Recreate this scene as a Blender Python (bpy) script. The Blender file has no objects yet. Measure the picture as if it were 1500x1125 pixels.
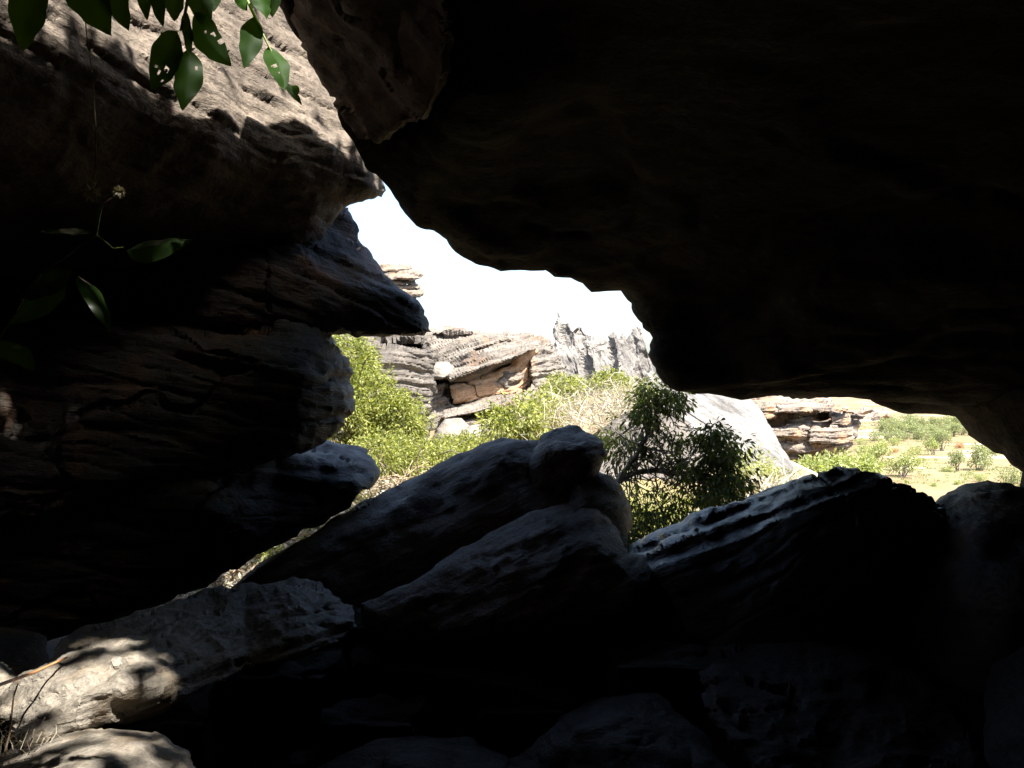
import bpy, math, random
import numpy as np
from mathutils import Vector, Euler
from mathutils.geometry import delaunay_2d_cdt
SC = bpy.context.scene
COL = SC.collection
random.seed(7); RNG = np.random.default_rng(7)

# ------------------------------------------------------------------ camera, sky, sun, exposure
CAMZ = 1.6; F = 1300.0; CX = 750.0; CY = 562.5
cam_d = bpy.data.cameras.new('camera'); cam = bpy.data.objects.new('camera', cam_d); COL.objects.link(cam)
cam.location = (0, 0, CAMZ); cam.rotation_euler = (math.radians(90), 0, 0)
cam_d.sensor_width = 36; cam_d.lens = 36 * F / 1500.0; cam_d.clip_start = 0.05; cam_d.clip_end = 20000
SC.camera = cam
SUN = Vector((0.37, -0.33, 0.87)).normalized()          # towards the sun
elev = math.asin(SUN.z); azim = math.atan2(SUN.x, SUN.y)  # clockwise from +Y
w = bpy.data.worlds.new('World'); SC.world = w; w.use_nodes = True
nt = w.node_tree; bg = nt.nodes['Background']; sky = nt.nodes.new('ShaderNodeTexSky')
sky.sky_type = 'NISHITA'; sky.sun_disc = False; sky.sun_elevation = elev; sky.sun_rotation = azim
sky.dust_density = 3.0; sky.air_density = 1.0
nt.links.new(sky.outputs[0], bg.inputs[0]); bg.inputs[1].default_value = 0.115
sd = bpy.data.lights.new('sun', 'SUN'); sun = bpy.data.objects.new('sun', sd); COL.objects.link(sun)
sd.energy = 4.9; sd.angle = math.radians(0.53); sd.color = (1.0, 0.95, 0.87)
sun.rotation_euler = SUN.to_track_quat('Z', 'Y').to_euler(); sun.location = SUN * 50
SC.view_settings.view_transform = 'Standard'; SC.view_settings.look = 'None'
SC.view_settings.exposure = 2.0; SC.view_settings.gamma = 1.0; SC.view_settings.use_curve_mapping = False
SC.render.engine = 'CYCLES'
SC.cycles.use_denoising = True; SC.cycles.max_bounces = 8; SC.cycles.diffuse_bounces = 4
SC.cycles.glossy_bounces = 3; SC.cycles.transmission_bounces = 4; SC.cycles.caustics_reflective = False
SC.cycles.caustics_refractive = False

# ------------------------------------------------------------------ numeric helpers
def P(px, py, d):
    return Vector(((px - CX) / F * d, d, CAMZ - (py - CY) / F * d))
def PX(p):                                               # world (N,3) -> pixels
    return np.stack([CX + p[:, 0] / p[:, 1] * F, CY - (p[:, 2] - CAMZ) / p[:, 1] * F], 1)
def hash3(i, s):
    with np.errstate(over='ignore'):
        i = i.astype(np.int64)
        h = (i[..., 0] * 374761393 + i[..., 1] * 668265263 + i[..., 2] * 2147483647 + s * 974634541)
        h = (h ^ (h >> 13)) * 1274126177
        h = h ^ (h >> 16)
        h = (h * 1103515245 + 12345) & 0x7fffffff
        h = h ^ (h >> 9)
    return (h % 1000003) / 1000003.0
def vnoise(p, seed=0):
    i = np.floor(p); f = p - i; f = f * f * f * (f * (f * 6 - 15) + 10)
    out = np.zeros(len(p))
    for dx in (0, 1):
        for dy in (0, 1):
            for dz in (0, 1):
                wgt = (f[:, 0] if dx else 1 - f[:, 0]) * (f[:, 1] if dy else 1 - f[:, 1]) * (f[:, 2] if dz else 1 - f[:, 2])
                out += wgt * hash3(i + np.array([dx, dy, dz]), seed)
    return out * 2 - 1
def fbm(p, octv=4, seed=0, gain=0.5):
    a = 1.0; s = np.zeros(len(p)); n = 0
    for k in range(octv):
        s += a * vnoise(p * (2.03 ** k) + 17.3 * k, seed + k); n += a; a *= gain
    return s / n
def facet(p, seed=0, k=9.0):                            # chips: nearly planar patches with softened edges
    i0 = np.floor(p); W = np.zeros(len(p)); V = np.zeros(len(p))
    for dx in (-1, 0, 1):
        for dy in (-1, 0, 1):
            for dz in (-1, 0, 1):
                c = i0 + np.array([dx, dy, dz])
                pos = c + np.stack([hash3(c, seed), hash3(c, seed + 1), hash3(c, seed + 2)], 1)
                d = p - pos; w_ = np.exp(-k * (d * d).sum(1))
                rv = np.stack([hash3(c, seed + 3), hash3(c, seed + 4), hash3(c, seed + 5)], 1) * 2 - 1
                W += w_; V += w_ * ((d * rv).sum(1) * 0.8 + hash3(c, seed + 6) * 0.5 - 0.25)
    return V / (W + 1e-9)
def strata(p, n, lam, seed):                             # stepped beds across direction n
    n = np.array(n, float); n /= np.linalg.norm(n)
    out = np.zeros(len(p)); a = 1.0
    along = p - np.outer(p @ n, n)
    for k, l in enumerate((lam, lam / 2.7)):
        u = (p @ n) / l + 0.9 * fbm(along / (l * 9) + 3 * k, 3, seed + 11 * k) + 0.25 * fbm(p / (l * 2), 2, seed + 5)
        i = np.floor(u); f = u - i
        h0 = .5 + .5 * 1.3 * vnoise(along / (l * 6) + i[:, None] * np.array([13.7, 5.3, 9.1]), seed + k)
        h1 = .5 + .5 * 1.3 * vnoise(along / (l * 6) + (i[:, None] + 1) * np.array([13.7, 5.3, 9.1]), seed + k)
        t = np.clip((f - 0.72) / 0.28, 0, 1); t = t * t * (3 - 2 * t)
        v = h0 * (1 - t) + h1 * t
        v -= 0.55 * np.exp(-((f - 0.86) / 0.09) ** 2)    # dark joint between beds
        out += a * (v - 0.5); a *= 0.5
    return out
def tps(ctrl):
    c = np.array([(a, b) for a, b, d in ctrl], float) / 100.0; v = np.array([1.0 / d for a, b, d in ctrl])
    n = len(c)
    A1 = np.concatenate([np.ones((n, 1)), c], 1)
    if n <= 3:
        co = np.linalg.lstsq(A1, v, rcond=None)[0]
        return lambda q: 1.0 / np.clip(np.concatenate([np.ones((len(q), 1)), q / 100.0], 1) @ co, 1e-3, 5)
    def K(a, b):
        r2 = ((a[:, None, :] - b[None, :, :]) ** 2).sum(2)
        return 0.5 * r2 * np.log(r2 + 1e-9)
    M = np.zeros((n + 3, n + 3)); M[:n, :n] = K(c, c) + np.eye(n) * 0.02; M[:n, n:] = A1; M[n:, :n] = A1.T
    s = np.linalg.solve(M, np.concatenate([v, np.zeros(3)]))
    return lambda q: 1.0 / np.clip(K(q / 100.0, c) @ s[:n] + np.concatenate([np.ones((len(q), 1)), q / 100.0], 1) @ s[n:], 1e-3, 5)
def facet_depth(q, ctrl, D, outline):                    # flat facets spanned between the control points
    pts = [(a, b) for a, b, d in ctrl]; val = [1.0 / d for a, b, d in ctrl]
    for p in outline:
        if min((p[0] - a) ** 2 + (p[1] - b) ** 2 for a, b in pts) > 14 ** 2:
            pts.append((p[0], p[1])); val.append(1.0 / float(D(np.array([[p[0], p[1]]], float))[0]))
    r_ = delaunay_2d_cdt([Vector(p) for p in pts], [], [], 0, 1e-4)
    V = np.array([tuple(v) for v in r_[0]]); val = np.array([val[o[0]] for o in r_[3]])
    out = np.full(len(q), np.nan)
    for f in r_[2]:
        a, b, c = V[f[0]], V[f[1]], V[f[2]]; det = (b[0] - a[0]) * (c[1] - a[1]) - (c[0] - a[0]) * (b[1] - a[1])
        if abs(det) < 1e-6: continue
        u = ((q[:, 0] - a[0]) * (c[1] - a[1]) - (c[0] - a[0]) * (q[:, 1] - a[1])) / det
        w_ = ((b[0] - a[0]) * (q[:, 1] - a[1]) - (q[:, 0] - a[0]) * (b[1] - a[1])) / det
        m = (u >= -1e-6) & (w_ >= -1e-6) & (u + w_ <= 1 + 1e-6)
        out[m] = (val[f[0]] * (1 - u - w_) + val[f[1]] * u + val[f[2]] * w_)[m]
    bad = np.isnan(out); out[bad] = 1.0 / D(q[bad]) if bad.any() else 0
    return 1.0 / out
def inpoly(q, poly):
    x, y = q[:, 0], q[:, 1]; r = np.zeros(len(q), bool); j = len(poly) - 1
    for i in range(len(poly)):
        xi, yi = poly[i]; xj, yj = poly[j]
        if yi != yj:
            r ^= ((yi > y) != (yj > y)) & (x < (xj - xi) * (y - yi) / (yj - yi) + xi)
        j = i
    return r
def pdist(q, poly):
    best = np.full(len(q), 1e9); n = len(poly)
    pl = np.array(poly, float)
    for i in range(n):
        a = pl[i]; b = pl[(i + 1) % n]; ab = b - a
        t = np.clip(((q - a) @ ab) / max(ab @ ab, 1e-9), 0, 1)
        best = np.minimum(best, ((q - a - t[:, None] * ab) ** 2).sum(1))
    return np.sqrt(best)
def normals(v, f):
    n = np.zeros_like(v); t = np.cross(v[f[:, 1]] - v[f[:, 0]], v[f[:, 2]] - v[f[:, 0]])
    for k in range(3): np.add.at(n, f[:, k], t)
    return n / (np.linalg.norm(n, axis=1)[:, None] + 1e-12)
def mesh(name, v, f, mat=None, smooth=True, attr=None):
    v = np.asarray(v, np.float32); f = np.asarray(f, np.int32); k = f.shape[1]
    me = bpy.data.meshes.new(name)
    me.vertices.add(len(v)); me.vertices.foreach_set('co', v.ravel())
    me.loops.add(f.size); me.loops.foreach_set('vertex_index', f.ravel())
    me.polygons.add(len(f)); me.polygons.foreach_set('loop_start', np.arange(0, f.size, k, dtype=np.int32))
    me.polygons.foreach_set('loop_total', np.full(len(f), k, np.int32))
    me.polygons.foreach_set('use_smooth', np.full(len(f), smooth, bool))
    if attr is not None:
        a = me.attributes.new('rnd', 'FLOAT', 'POINT'); a.data.foreach_set('value', np.asarray(attr, np.float32))
    me.update(calc_edges=True); me.validate()
    if mat: me.materials.append(mat)
    return me
def tag(o, label=None, cat=None, group=None, kind=None):
    if label: o['label'] = label
    if cat: o['category'] = cat
    if group: o['group'] = group
    if kind: o['kind'] = kind
    return o
def place(name, v, f, mat, parent=None, smooth=True, attr=None, loc=None):
    """one mesh object, origin at its base (v in world space)"""
    v = np.asarray(v, float)
    if loc is None:
        loc = np.array([(v[:, 0].min() + v[:, 0].max()) / 2, (v[:, 1].min() + v[:, 1].max()) / 2, v[:, 2].min()])
    loc = np.array(loc, float)
    o = bpy.data.objects.new(name, mesh(name, v - loc, f, mat, smooth, attr)); COL.objects.link(o)
    if parent is not None:
        o.parent = parent; o.location = Vector(loc) - wloc(parent)
    else:
        o.location = Vector(loc)
    return o
def wloc(o):
    l = Vector(o.location)
    while o.parent: o = o.parent; l += o.location
    return l
def empty(name, loc):
    o = bpy.data.objects.new(name, None); o.location = loc; o.empty_display_size = 0.2; COL.objects.link(o); return o

# ------------------------------------------------------------------ materials
def newmat(name):
    m = bpy.data.materials.new(name); m.use_nodes = True
    return m, m.node_tree, m.node_tree.nodes['Principled BSDF'], m.node_tree.links
def node(t, typ, **kw):
    n = t.nodes.new(typ)
    for k, v in kw.items():
        if k in n.inputs: n.inputs[k].default_value = v
        else: setattr(n, k, v)
    return n
def ramp(t, src, stops, L):
    r = t.nodes.new('ShaderNodeValToRGB'); e = r.color_ramp.elements
    while len(e) < len(stops): e.new(0.5)
    for k, (p, c) in enumerate(stops):
        e[k].position = p; e[k].color = (*c, 1) if len(c) == 3 else c
    L.new(src, r.inputs[0]); return r.outputs[0]
def mixc(t, fac, a, b, L, mode='MIX'):
    m = t.nodes.new('ShaderNodeMix'); m.data_type = 'RGBA'; m.blend_type = mode
    for s, v in ((m.inputs[0], fac), (m.inputs[6], a), (m.inputs[7], b)):
        if isinstance(v, (int, float)): s.default_value = v
        elif isinstance(v, tuple): s.default_value = (*v, 1)
        else: L.new(v, s)
    return m.outputs[2]
def rock_mat(name, c_dark, c_mid, c_light, bed=(0, 0, 1), scale=1.0, rough=0.75, spec=0.3, bump=0.5, iron=0.0, stain=0.4, squash=6.0, rust=(0.36, 0.15, 0.05)):
    m, t, b, L = newmat(name)
    tc = node(t, 'ShaderNodeTexCoord')
    q = Vector(bed).normalized().rotation_difference(Vector((0, 0, 1))).to_euler()
    m1 = node(t, 'ShaderNodeMapping'); m1.inputs['Rotation'].default_value = q; L.new(tc.outputs['Object'], m1.inputs[0])
    m2 = node(t, 'ShaderNodeMapping'); m2.inputs['Scale'].default_value = (scale, scale, scale * squash); L.new(m1.outputs[0], m2.inputs[0])
    m3 = node(t, 'ShaderNodeMapping'); m3.inputs['Scale'].default_value = (scale,) * 3; L.new(tc.outputs['Object'], m3.inputs[0])
    def nz(vec, s, d=6, r=0.6):
        n = node(t, 'ShaderNodeTexNoise', Scale=s, Detail=d, Roughness=r); L.new(vec, n.inputs['Vector']); return n.outputs[0]
    big = nz(m3.outputs[0], 1.1); lay = nz(m2.outputs[0], 1.6, 8, 0.65); fine = nz(m3.outputs[0], 26, 4, 0.7); mid = nz(m3.outputs[0], 5, 6, 0.65)
    col = ramp(t, lay, [(0.30, c_dark), (0.5, c_mid), (0.68, c_light)], L)
    col2 = ramp(t, mid, [(0.33, c_dark), (0.55, c_mid), (0.72, c_light)], L)
    col = mixc(t, 0.45, col, col2, L)
    sp = ramp(t, fine, [(0.35, (0.45, 0.45, 0.45)), (0.6, (1.0, 1.0, 1.0)), (0.75, (1.25, 1.25, 1.25))], L)
    col = mixc(t, 0.8, col, sp, L, 'MULTIPLY')
    st = ramp(t, big, [(0.42, (0, 0, 0)), (0.62, (1, 1, 1))], L)
    dk = tuple(x * 0.5 for x in c_dark)
    stf = node(t, 'ShaderNodeMath', operation='MULTIPLY'); L.new(st, stf.inputs[0]); stf.inputs[1].default_value = stain
    col = mixc(t, stf.outputs[0], col, dk, L)
    if iron > 0:
        ir = nz(m3.outputs[0], 2.3, 5, 0.6)
        irf = ramp(t, ir, [(0.5, (0, 0, 0)), (0.66, (iron, iron, iron))], L)
        col = mixc(t, irf, col, rust, L)
    L.new(col, b.inputs['Base Color'])
    rr = ramp(t, mid, [(0.3, (rough - 0.12,) * 3), (0.7, (min(1, rough + 0.12),) * 3)], L); L.new(rr, b.inputs['Roughness'])
    b.inputs['Specular IOR Level'].default_value = spec
    a1 = node(t, 'ShaderNodeMath', operation='MULTIPLY_ADD'); L.new(lay, a1.inputs[0]); a1.inputs[1].default_value = 1.6; L.new(mid, a1.inputs[2])
    a2 = node(t, 'ShaderNodeMath', operation='MULTIPLY_ADD'); L.new(fine, a2.inputs[0]); a2.inputs[1].default_value = 0.35; L.new(a1.outputs[0], a2.inputs[2])
    bp = node(t, 'ShaderNodeBump', Strength=bump, Distance=0.06 / scale); L.new(a2.outputs[0], bp.inputs['Height'])
    L.new(bp.outputs[0], b.inputs['Normal'])
    return m
def leaf_mat(name, c1, c2, c3, trans=0.4, rough=0.45, tcol=None, spec=0.4):
    m, t, b, L = newmat(name)
    at = node(t, 'ShaderNodeAttribute', attribute_name='rnd')
    col = ramp(t, at.outputs['Fac'], [(0.0, c1), (0.55, c2), (1.0, c3)], L)
    L.new(col, b.inputs['Base Color']); b.inputs['Roughness'].default_value = rough; b.inputs['Specular IOR Level'].default_value = spec
    tr = node(t, 'ShaderNodeBsdfTranslucent')
    if tcol: tr.inputs[0].default_value = (*tcol, 1)
    else: L.new(mixc(t, 1.0, col, (1.6, 1.6, 0.8), L, 'MULTIPLY'), tr.inputs[0])
    mx = node(t, 'ShaderNodeMixShader'); mx.inputs[0].default_value = trans
    L.new(b.outputs[0], mx.inputs[1]); L.new(tr.outputs[0], mx.inputs[2])
    L.new(mx.outputs[0], t.nodes['Material Output'].inputs[0])
    return m
def plain_mat(name, c1, c2, scale=8, rough=0.8):
    m, t, b, L = newmat(name)
    tc = node(t, 'ShaderNodeTexCoord'); n = node(t, 'ShaderNodeTexNoise', Scale=scale, Detail=5); L.new(tc.outputs['Object'], n.inputs[0])
    L.new(ramp(t, n.outputs[0], [(0.35, c1), (0.65, c2)], L), b.inputs['Base Color']); b.inputs['Roughness'].default_value = rough
    bp = node(t, 'ShaderNodeBump', Strength=0.4, Distance=0.01); L.new(n.outputs[0], bp.inputs['Height']); L.new(bp.outputs[0], b.inputs['Normal'])
    return m

BEDL = (0.45, 0.1, 0.89)
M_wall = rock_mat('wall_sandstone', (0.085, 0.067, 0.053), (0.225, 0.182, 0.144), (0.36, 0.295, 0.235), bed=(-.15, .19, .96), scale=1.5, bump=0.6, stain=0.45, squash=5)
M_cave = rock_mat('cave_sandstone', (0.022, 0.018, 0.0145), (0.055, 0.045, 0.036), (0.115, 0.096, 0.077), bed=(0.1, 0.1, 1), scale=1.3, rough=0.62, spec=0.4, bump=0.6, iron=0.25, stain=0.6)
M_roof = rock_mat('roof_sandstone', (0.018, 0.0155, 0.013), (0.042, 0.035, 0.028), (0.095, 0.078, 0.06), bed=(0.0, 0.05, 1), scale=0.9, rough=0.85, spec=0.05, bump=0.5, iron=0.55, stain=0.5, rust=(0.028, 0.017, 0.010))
M_bould = rock_mat('boulder_sandstone', (0.068, 0.053, 0.041), (0.18, 0.14, 0.108), (0.31, 0.25, 0.196), bed=(-0.45, 0.2, 0.85), scale=1.9, rough=0.65, spec=0.3, bump=0.8, iron=0.12, stain=0.5)
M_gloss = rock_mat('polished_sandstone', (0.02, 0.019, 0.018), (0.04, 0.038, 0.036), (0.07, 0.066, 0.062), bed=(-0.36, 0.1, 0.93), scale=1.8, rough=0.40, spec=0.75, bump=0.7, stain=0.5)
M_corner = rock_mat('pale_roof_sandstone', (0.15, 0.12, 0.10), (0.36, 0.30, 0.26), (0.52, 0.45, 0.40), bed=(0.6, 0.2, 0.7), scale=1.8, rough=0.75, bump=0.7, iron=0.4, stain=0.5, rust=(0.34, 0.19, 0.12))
M_orange = rock_mat('orange_sandstone', (0.26, 0.17, 0.11), (0.46, 0.27, 0.14), (0.55, 0.46, 0.36), bed=(-0.3, 0.05, 0.95), scale=0.7, bump=0.5, stain=0.2)
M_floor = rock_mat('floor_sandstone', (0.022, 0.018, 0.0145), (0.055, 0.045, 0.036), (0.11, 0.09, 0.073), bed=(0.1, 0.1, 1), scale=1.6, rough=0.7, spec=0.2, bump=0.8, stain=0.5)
M_near = rock_mat('sunlit_boulder_sandstone', (0.115, 0.10, 0.08), (0.25, 0.22, 0.18), (0.40, 0.36, 0.30), bed=(-0.4, 0.2, 0.9), scale=2.6, rough=0.65, spec=0.35, bump=0.7, iron=0.25, stain=0.35, rust=(0.30, 0.19, 0.08))
M_cliff1 = rock_mat('cliff_grey_sandstone', (0.055, 0.047, 0.04), (0.135, 0.118, 0.10), (0.25, 0.22, 0.19), bed=(0.06, 0.05, 1), scale=0.55, bump=0.7, stain=0.35, squash=9)
M_cliff2 = rock_mat('cliff_banded_sandstone', (0.06, 0.05, 0.042), (0.215, 0.187, 0.155), (0.39, 0.35, 0.298), bed=(-0.3, 0.05, 0.95), scale=0.5, bump=0.9, iron=0.22, stain=0.3, squash=8, rust=(0.46, 0.24, 0.11))
M_cliff3 = rock_mat('cliff_fluted_sandstone', (0.08, 0.074, 0.067), (0.25, 0.232, 0.21), (0.42, 0.39, 0.355), bed=(1, 0.1, 0.22), scale=0.45, bump=0.9, stain=0.5, squash=7)
M_slab = rock_mat('pale_slab_sandstone', (0.05, 0.046, 0.041), (0.23, 0.217, 0.198), (0.42, 0.40, 0.37), bed=(0.8, 0.1, 0.5), scale=0.6, bump=0.8, stain=0.55, squash=7)
M_cliff4 = rock_mat('cliff_blocky_sandstone', (0.09, 0.072, 0.058), (0.24, 0.20, 0.16), (0.40, 0.35, 0.295), bed=(0.02, 0, 1), scale=0.3, bump=0.7, iron=0.5, stain=0.25, squash=8, rust=(0.45, 0.23, 0.10))
M_pale = rock_mat('pale_boulder_sandstone', (0.11, 0.096, 0.08), (0.235, 0.21, 0.18), (0.37, 0.34, 0.30), scale=0.8, bump=0.4, stain=0.15)
M_lbush = leaf_mat('bright_bush_leaf', (0.05, 0.06, 0.014), (0.19, 0.22, 0.045), (0.38, 0.38, 0.14), trans=0.42)
M_dtree = leaf_mat('dark_tree_leaf', (0.022, 0.03, 0.010), (0.05, 0.064, 0.022), (0.12, 0.16, 0.04), trans=0.42, rough=0.55, spec=0.15)
M_shrub = leaf_mat('hillside_shrub_leaf', (0.13, 0.15, 0.04), (0.25, 0.27, 0.08), (0.42, 0.40, 0.18), trans=0.4)
M_dry = leaf_mat('dry_stalk', (0.17, 0.135, 0.10), (0.34, 0.30, 0.235), (0.50, 0.46, 0.39), trans=0.2, rough=0.7)
M_vine = leaf_mat('hanging_leaf', (0.010, 0.024, 0.006), (0.018, 0.045, 0.008), (0.035, 0.085, 0.012), trans=0.5, rough=0.55, tcol=(0.17, 0.36, 0.015), spec=0.15)
M_sap = leaf_mat('sapling_leaf', (0.010, 0.018, 0.006), (0.014, 0.028, 0.008), (0.03, 0.06, 0.012), trans=0.25, rough=0.25, tcol=(0.06, 0.15, 0.01), spec=0.6)
M_plain_t = leaf_mat('plain_tree_leaf', (0.15, 0.18, 0.06), (0.25, 0.29, 0.10), (0.36, 0.39, 0.17), trans=0.35)
M_plain_g = leaf_mat('grove_tree_leaf', (0.14, 0.16, 0.08), (0.22, 0.25, 0.12), (0.30, 0.33, 0.18), trans=0.35)  # greens lightened to stand in for haze over the plain
M_red_b = leaf_mat('russet_bush_leaf', (0.22, 0.10, 0.05), (0.36, 0.18, 0.08), (0.45, 0.28, 0.14), trans=0.3)
M_bark = plain_mat('bark', (0.06, 0.05, 0.04), (0.20, 0.17, 0.14), 14)
M_twig = plain_mat('twig', (0.16, 0.11, 0.07), (0.38, 0.29, 0.19), 30)
M_stalk = plain_mat('orange_stalk', (0.34, 0.14, 0.05), (0.46, 0.22, 0.09), 30, 0.5)
M_gstem = plain_mat('green_stem', (0.10, 0.14, 0.03), (0.20, 0.24, 0.06), 30, 0.5)

# ------------------------------------------------------------------ rock builder
def rock(name, label, cat, outline, ctrl, mat, T=1.0, r=0.25, step=5.0, bed=(0, 0, 1), lam=0.25, amp=0.03,
         namp=0.06, nf=1.2, famp=0.03, ff=2.5, recess=(), group=None, parent=None, tfun=None, seed=0, jit=2.5, fine=0.0, ang=0.0, cut=0.0):
    D = tps(ctrl)
    ol = []
    n = len(outline)
    for i in range(n):
        a = np.array(outline[i][:2], float); b = np.array(outline[(i + 1) % n][:2], float)
        far = max(abs(a[0] - 750), abs(b[0] - 750)) > 1000 or min(a[1], b[1]) < -150
        k = max(1, int(np.linalg.norm(b - a) / (step * (5 if far else 1))))
        for j in range(k): ol.append(a + (b - a) * j / k)
    ol = np.array(ol)
    if jit:
        q3 = np.concatenate([ol / (step * 6), np.full((len(ol), 1), seed * 1.7)], 1)
        ol = ol + jit * np.stack([fbm(q3, 3, seed + 50), fbm(q3, 3, seed + 60)], 1)
    poly = [tuple(p) for p in ol]
    x0, y0 = ol.min(0); x1, y1 = ol.max(0)
    gx, gy = np.meshgrid(np.arange(x0, x1, step), np.arange(y0, y1, step * 0.87))
    gx = gx + (np.arange(gx.shape[0]) % 2)[:, None] * step / 2
    q = np.stack([gx.ravel(), gy.ravel()], 1)
    vis = (q[:, 0] > -60) & (q[:, 0] < 1560) & (q[:, 1] > -60) & (q[:, 1] < 1185)
    cg = (np.floor((q[:, 0] - x0) / step) % 4 == 0) & (np.floor((q[:, 1] - y0) / (step * .87)) % 4 == 0)
    q = q[vis | cg]
    q = q + RNG.uniform(-.18, .18, q.shape) * step
    q = q[inpoly(q, poly)]
    s = pdist(q, poly); q = q[s > step * 0.55]
    allp = np.concatenate([ol, q]); nb = len(ol)
    res = delaunay_2d_cdt([Vector(p) for p in allp], [(i, (i + 1) % nb) for i in range(nb)], [], 1, 1e-4)
    v2 = np.array([tuple(v) for v in res[0]]); tri = np.array([f for f in res[2] if len(f) == 3], int)
    d = D(v2); s = pdist(v2, poly); s[s < 1e-3] = 0
    if ang:
        q3 = np.concatenate([v2 / (step * 7), np.full((len(v2), 1), seed * 2.3)], 1)
        wq = v2 + step * 1.6 * np.stack([fbm(q3, 3, seed + 70), fbm(q3, 3, seed + 80)], 1)
        d = d * (1 - ang) + ang * facet_depth(wq, ctrl, D, outline)
    sm = s * d / F
    for rp, off, soft in recess:                      # hollows and ledges: depth offset inside a polygon
        ins = inpoly(v2, rp); ds = pdist(v2, rp)
        nn_ = np.clip(.85 + .7 * fbm(np.concatenate([v2 / 38.0, np.full((len(v2), 1), seed + off * 9)], 1), 3, seed + 90), .15, 1.5)
        d = d + off * nn_ * np.where(ins, np.clip(ds / soft, 0, 1), 0)
    qf = np.clip(sm / r, 0, 1); df = d + r * (1 - np.sqrt(1 - (1 - qf) ** 2)) - 0.0
    TT = T if tfun is None else tfun(v2)
    qb = np.clip(sm / (np.maximum(TT, 0.05) * 0.7), 0, 1); db = d + r + TT * np.sqrt(1 - (1 - qb) ** 2)
    bnd = s <= 1e-3
    nv = len(v2)
    def world(dd): return np.stack([(v2[:, 0] - CX) / F * dd, dd, CAMZ - (v2[:, 1] - CY) / F * dd], 1)
    front = world(df); back = world(db)
    bidx = np.where(bnd, np.arange(nv), 0); inner = np.where(~bnd)[0]
    bidx[inner] = nv + np.arange(len(inner))
    v = np.concatenate([front, back[inner]])
    f = np.concatenate([tri, bidx[tri][:, ::-1]])
    a, b_, c = v[tri[0]] if False else (v[tri[:, 0]], v[tri[:, 1]], v[tri[:, 2]])
    nn = np.cross(b_ - a, c - a).sum(0)
    if nn[1] > 0: f = f[:, ::-1]
    N = normals(v, f)
    disp = namp * fbm(v * nf, 5, seed) + famp * facet(v * ff + fbm(v * ff, 2, seed + 3)[:, None] * 0.3, seed + 7)
    if amp: disp = disp + amp * strata(v, bed, lam, seed + 21)
    if fine: disp = disp + fine * facet(v * ff * 4, seed + 9)
    if cut:
        cn = np.abs(fbm(v * ff * .55 + 40, 4, seed + 95)); disp = disp - cut * np.clip(1 - cn / .022, 0, 1)
    v = v + N * disp[:, None]
    o = place(name, v, f, mat, parent)
    if parent is None: tag(o, label, cat, group)
    elif label: o['label'] = label
    try: o.data.set_sharp_from_angle(angle=math.radians(38))
    except Exception: pass
    return o
def block(name, c, size, mat, parent, seed=0, n=14, namp=0.25, nf=0.6):      # free-standing lump of rock
    v = []; f = []
    for ax in range(3):
        for sg in (-1, 1):
            base = len(v)
            for i in range(n + 1):
                for j in range(n + 1):
                    p = [0, 0, 0]; p[ax] = sg; p[(ax + 1) % 3] = i / n * 2 - 1; p[(ax + 2) % 3] = j / n * 2 - 1; v.append(p)
            for i in range(n):
                for j in range(n):
                    a = base + i * (n + 1) + j; q = [a, a + n + 1, a + n + 2, a + 1]
                    f.append(q if sg > 0 else q[::-1])
    v = np.array(v, float); l = np.linalg.norm(v, axis=1); v = v / (l[:, None] ** 0.35)
    p = v * np.array(size) / 2 + np.array(c)
    nrm = v / np.linalg.norm(v, axis=1)[:, None]
    p = p + nrm * (namp * fbm(p * nf, 4, seed) + 0.4 * namp * facet(p * nf * 2, seed + 3))[:, None]
    return place(name, p, np.array(f), mat, parent)

# ------------------------------------------------------------------ ground
GC = [(-3, 1, .2), (0, 1, .12), (3, 1, .12), (-3, 4, .2), (0, 4, .1), (3, 4, .1), (-1.2, 5.3, .45), (0, 5.4, .5), (1.2, 5.5, .45), (2.5, 5.4, .3), (0, -4, .2), (-6, 1, .8), (-2.3, 6, -.35), (-2.77, 8, -.2), (-2.1, 9, .13), (-1.46, 10, .39), (-4, 9, .2), (-6, 10, 1.2),
      (0, 7, .0), (1, 9, -.25), (2.2, 9, -.5), (4.5, 9, -1.6), (8, 9, -3.2), (-1.6, 14, .2), (0, 15, -.1), (3, 15, -.45), (5, 17.5, -.5), (9, 17, -3.2), (-10, 20, 1.5),
      (-2.2, 25, -.35), (1.8, 24, .1), (2.2, 30, 1.1), (-12, 30, 0), (6.9, 22, -1.0), (11, 25, -3.2), (6, 38, .5), (17, 45, -3.7), (20, 60, -5.6), (24, 40, -8.5), (0, 60, 2), (-30, 60, 2), (30, 72, -11.5), (36, 62, -15), (0, 100, 0)]
gc = np.array(GC, float); gcx = gc[:, :2] / 10
def _K(a, b):
    r2 = ((a[:, None, :] - b[None]) ** 2).sum(2); return 0.5 * r2 * np.log(r2 + 1e-9)
_n = len(gc); _A = np.concatenate([np.ones((_n, 1)), gcx], 1); _M = np.zeros((_n + 3, _n + 3))
_M[:_n, :_n] = _K(gcx, gcx) + np.eye(_n) * 0.01; _M[:_n, _n:] = _A; _M[_n:, :_n] = _A.T
_s = np.linalg.solve(_M, np.concatenate([gc[:, 2], np.zeros(3)]))
PLAIN = -23.4
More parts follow.
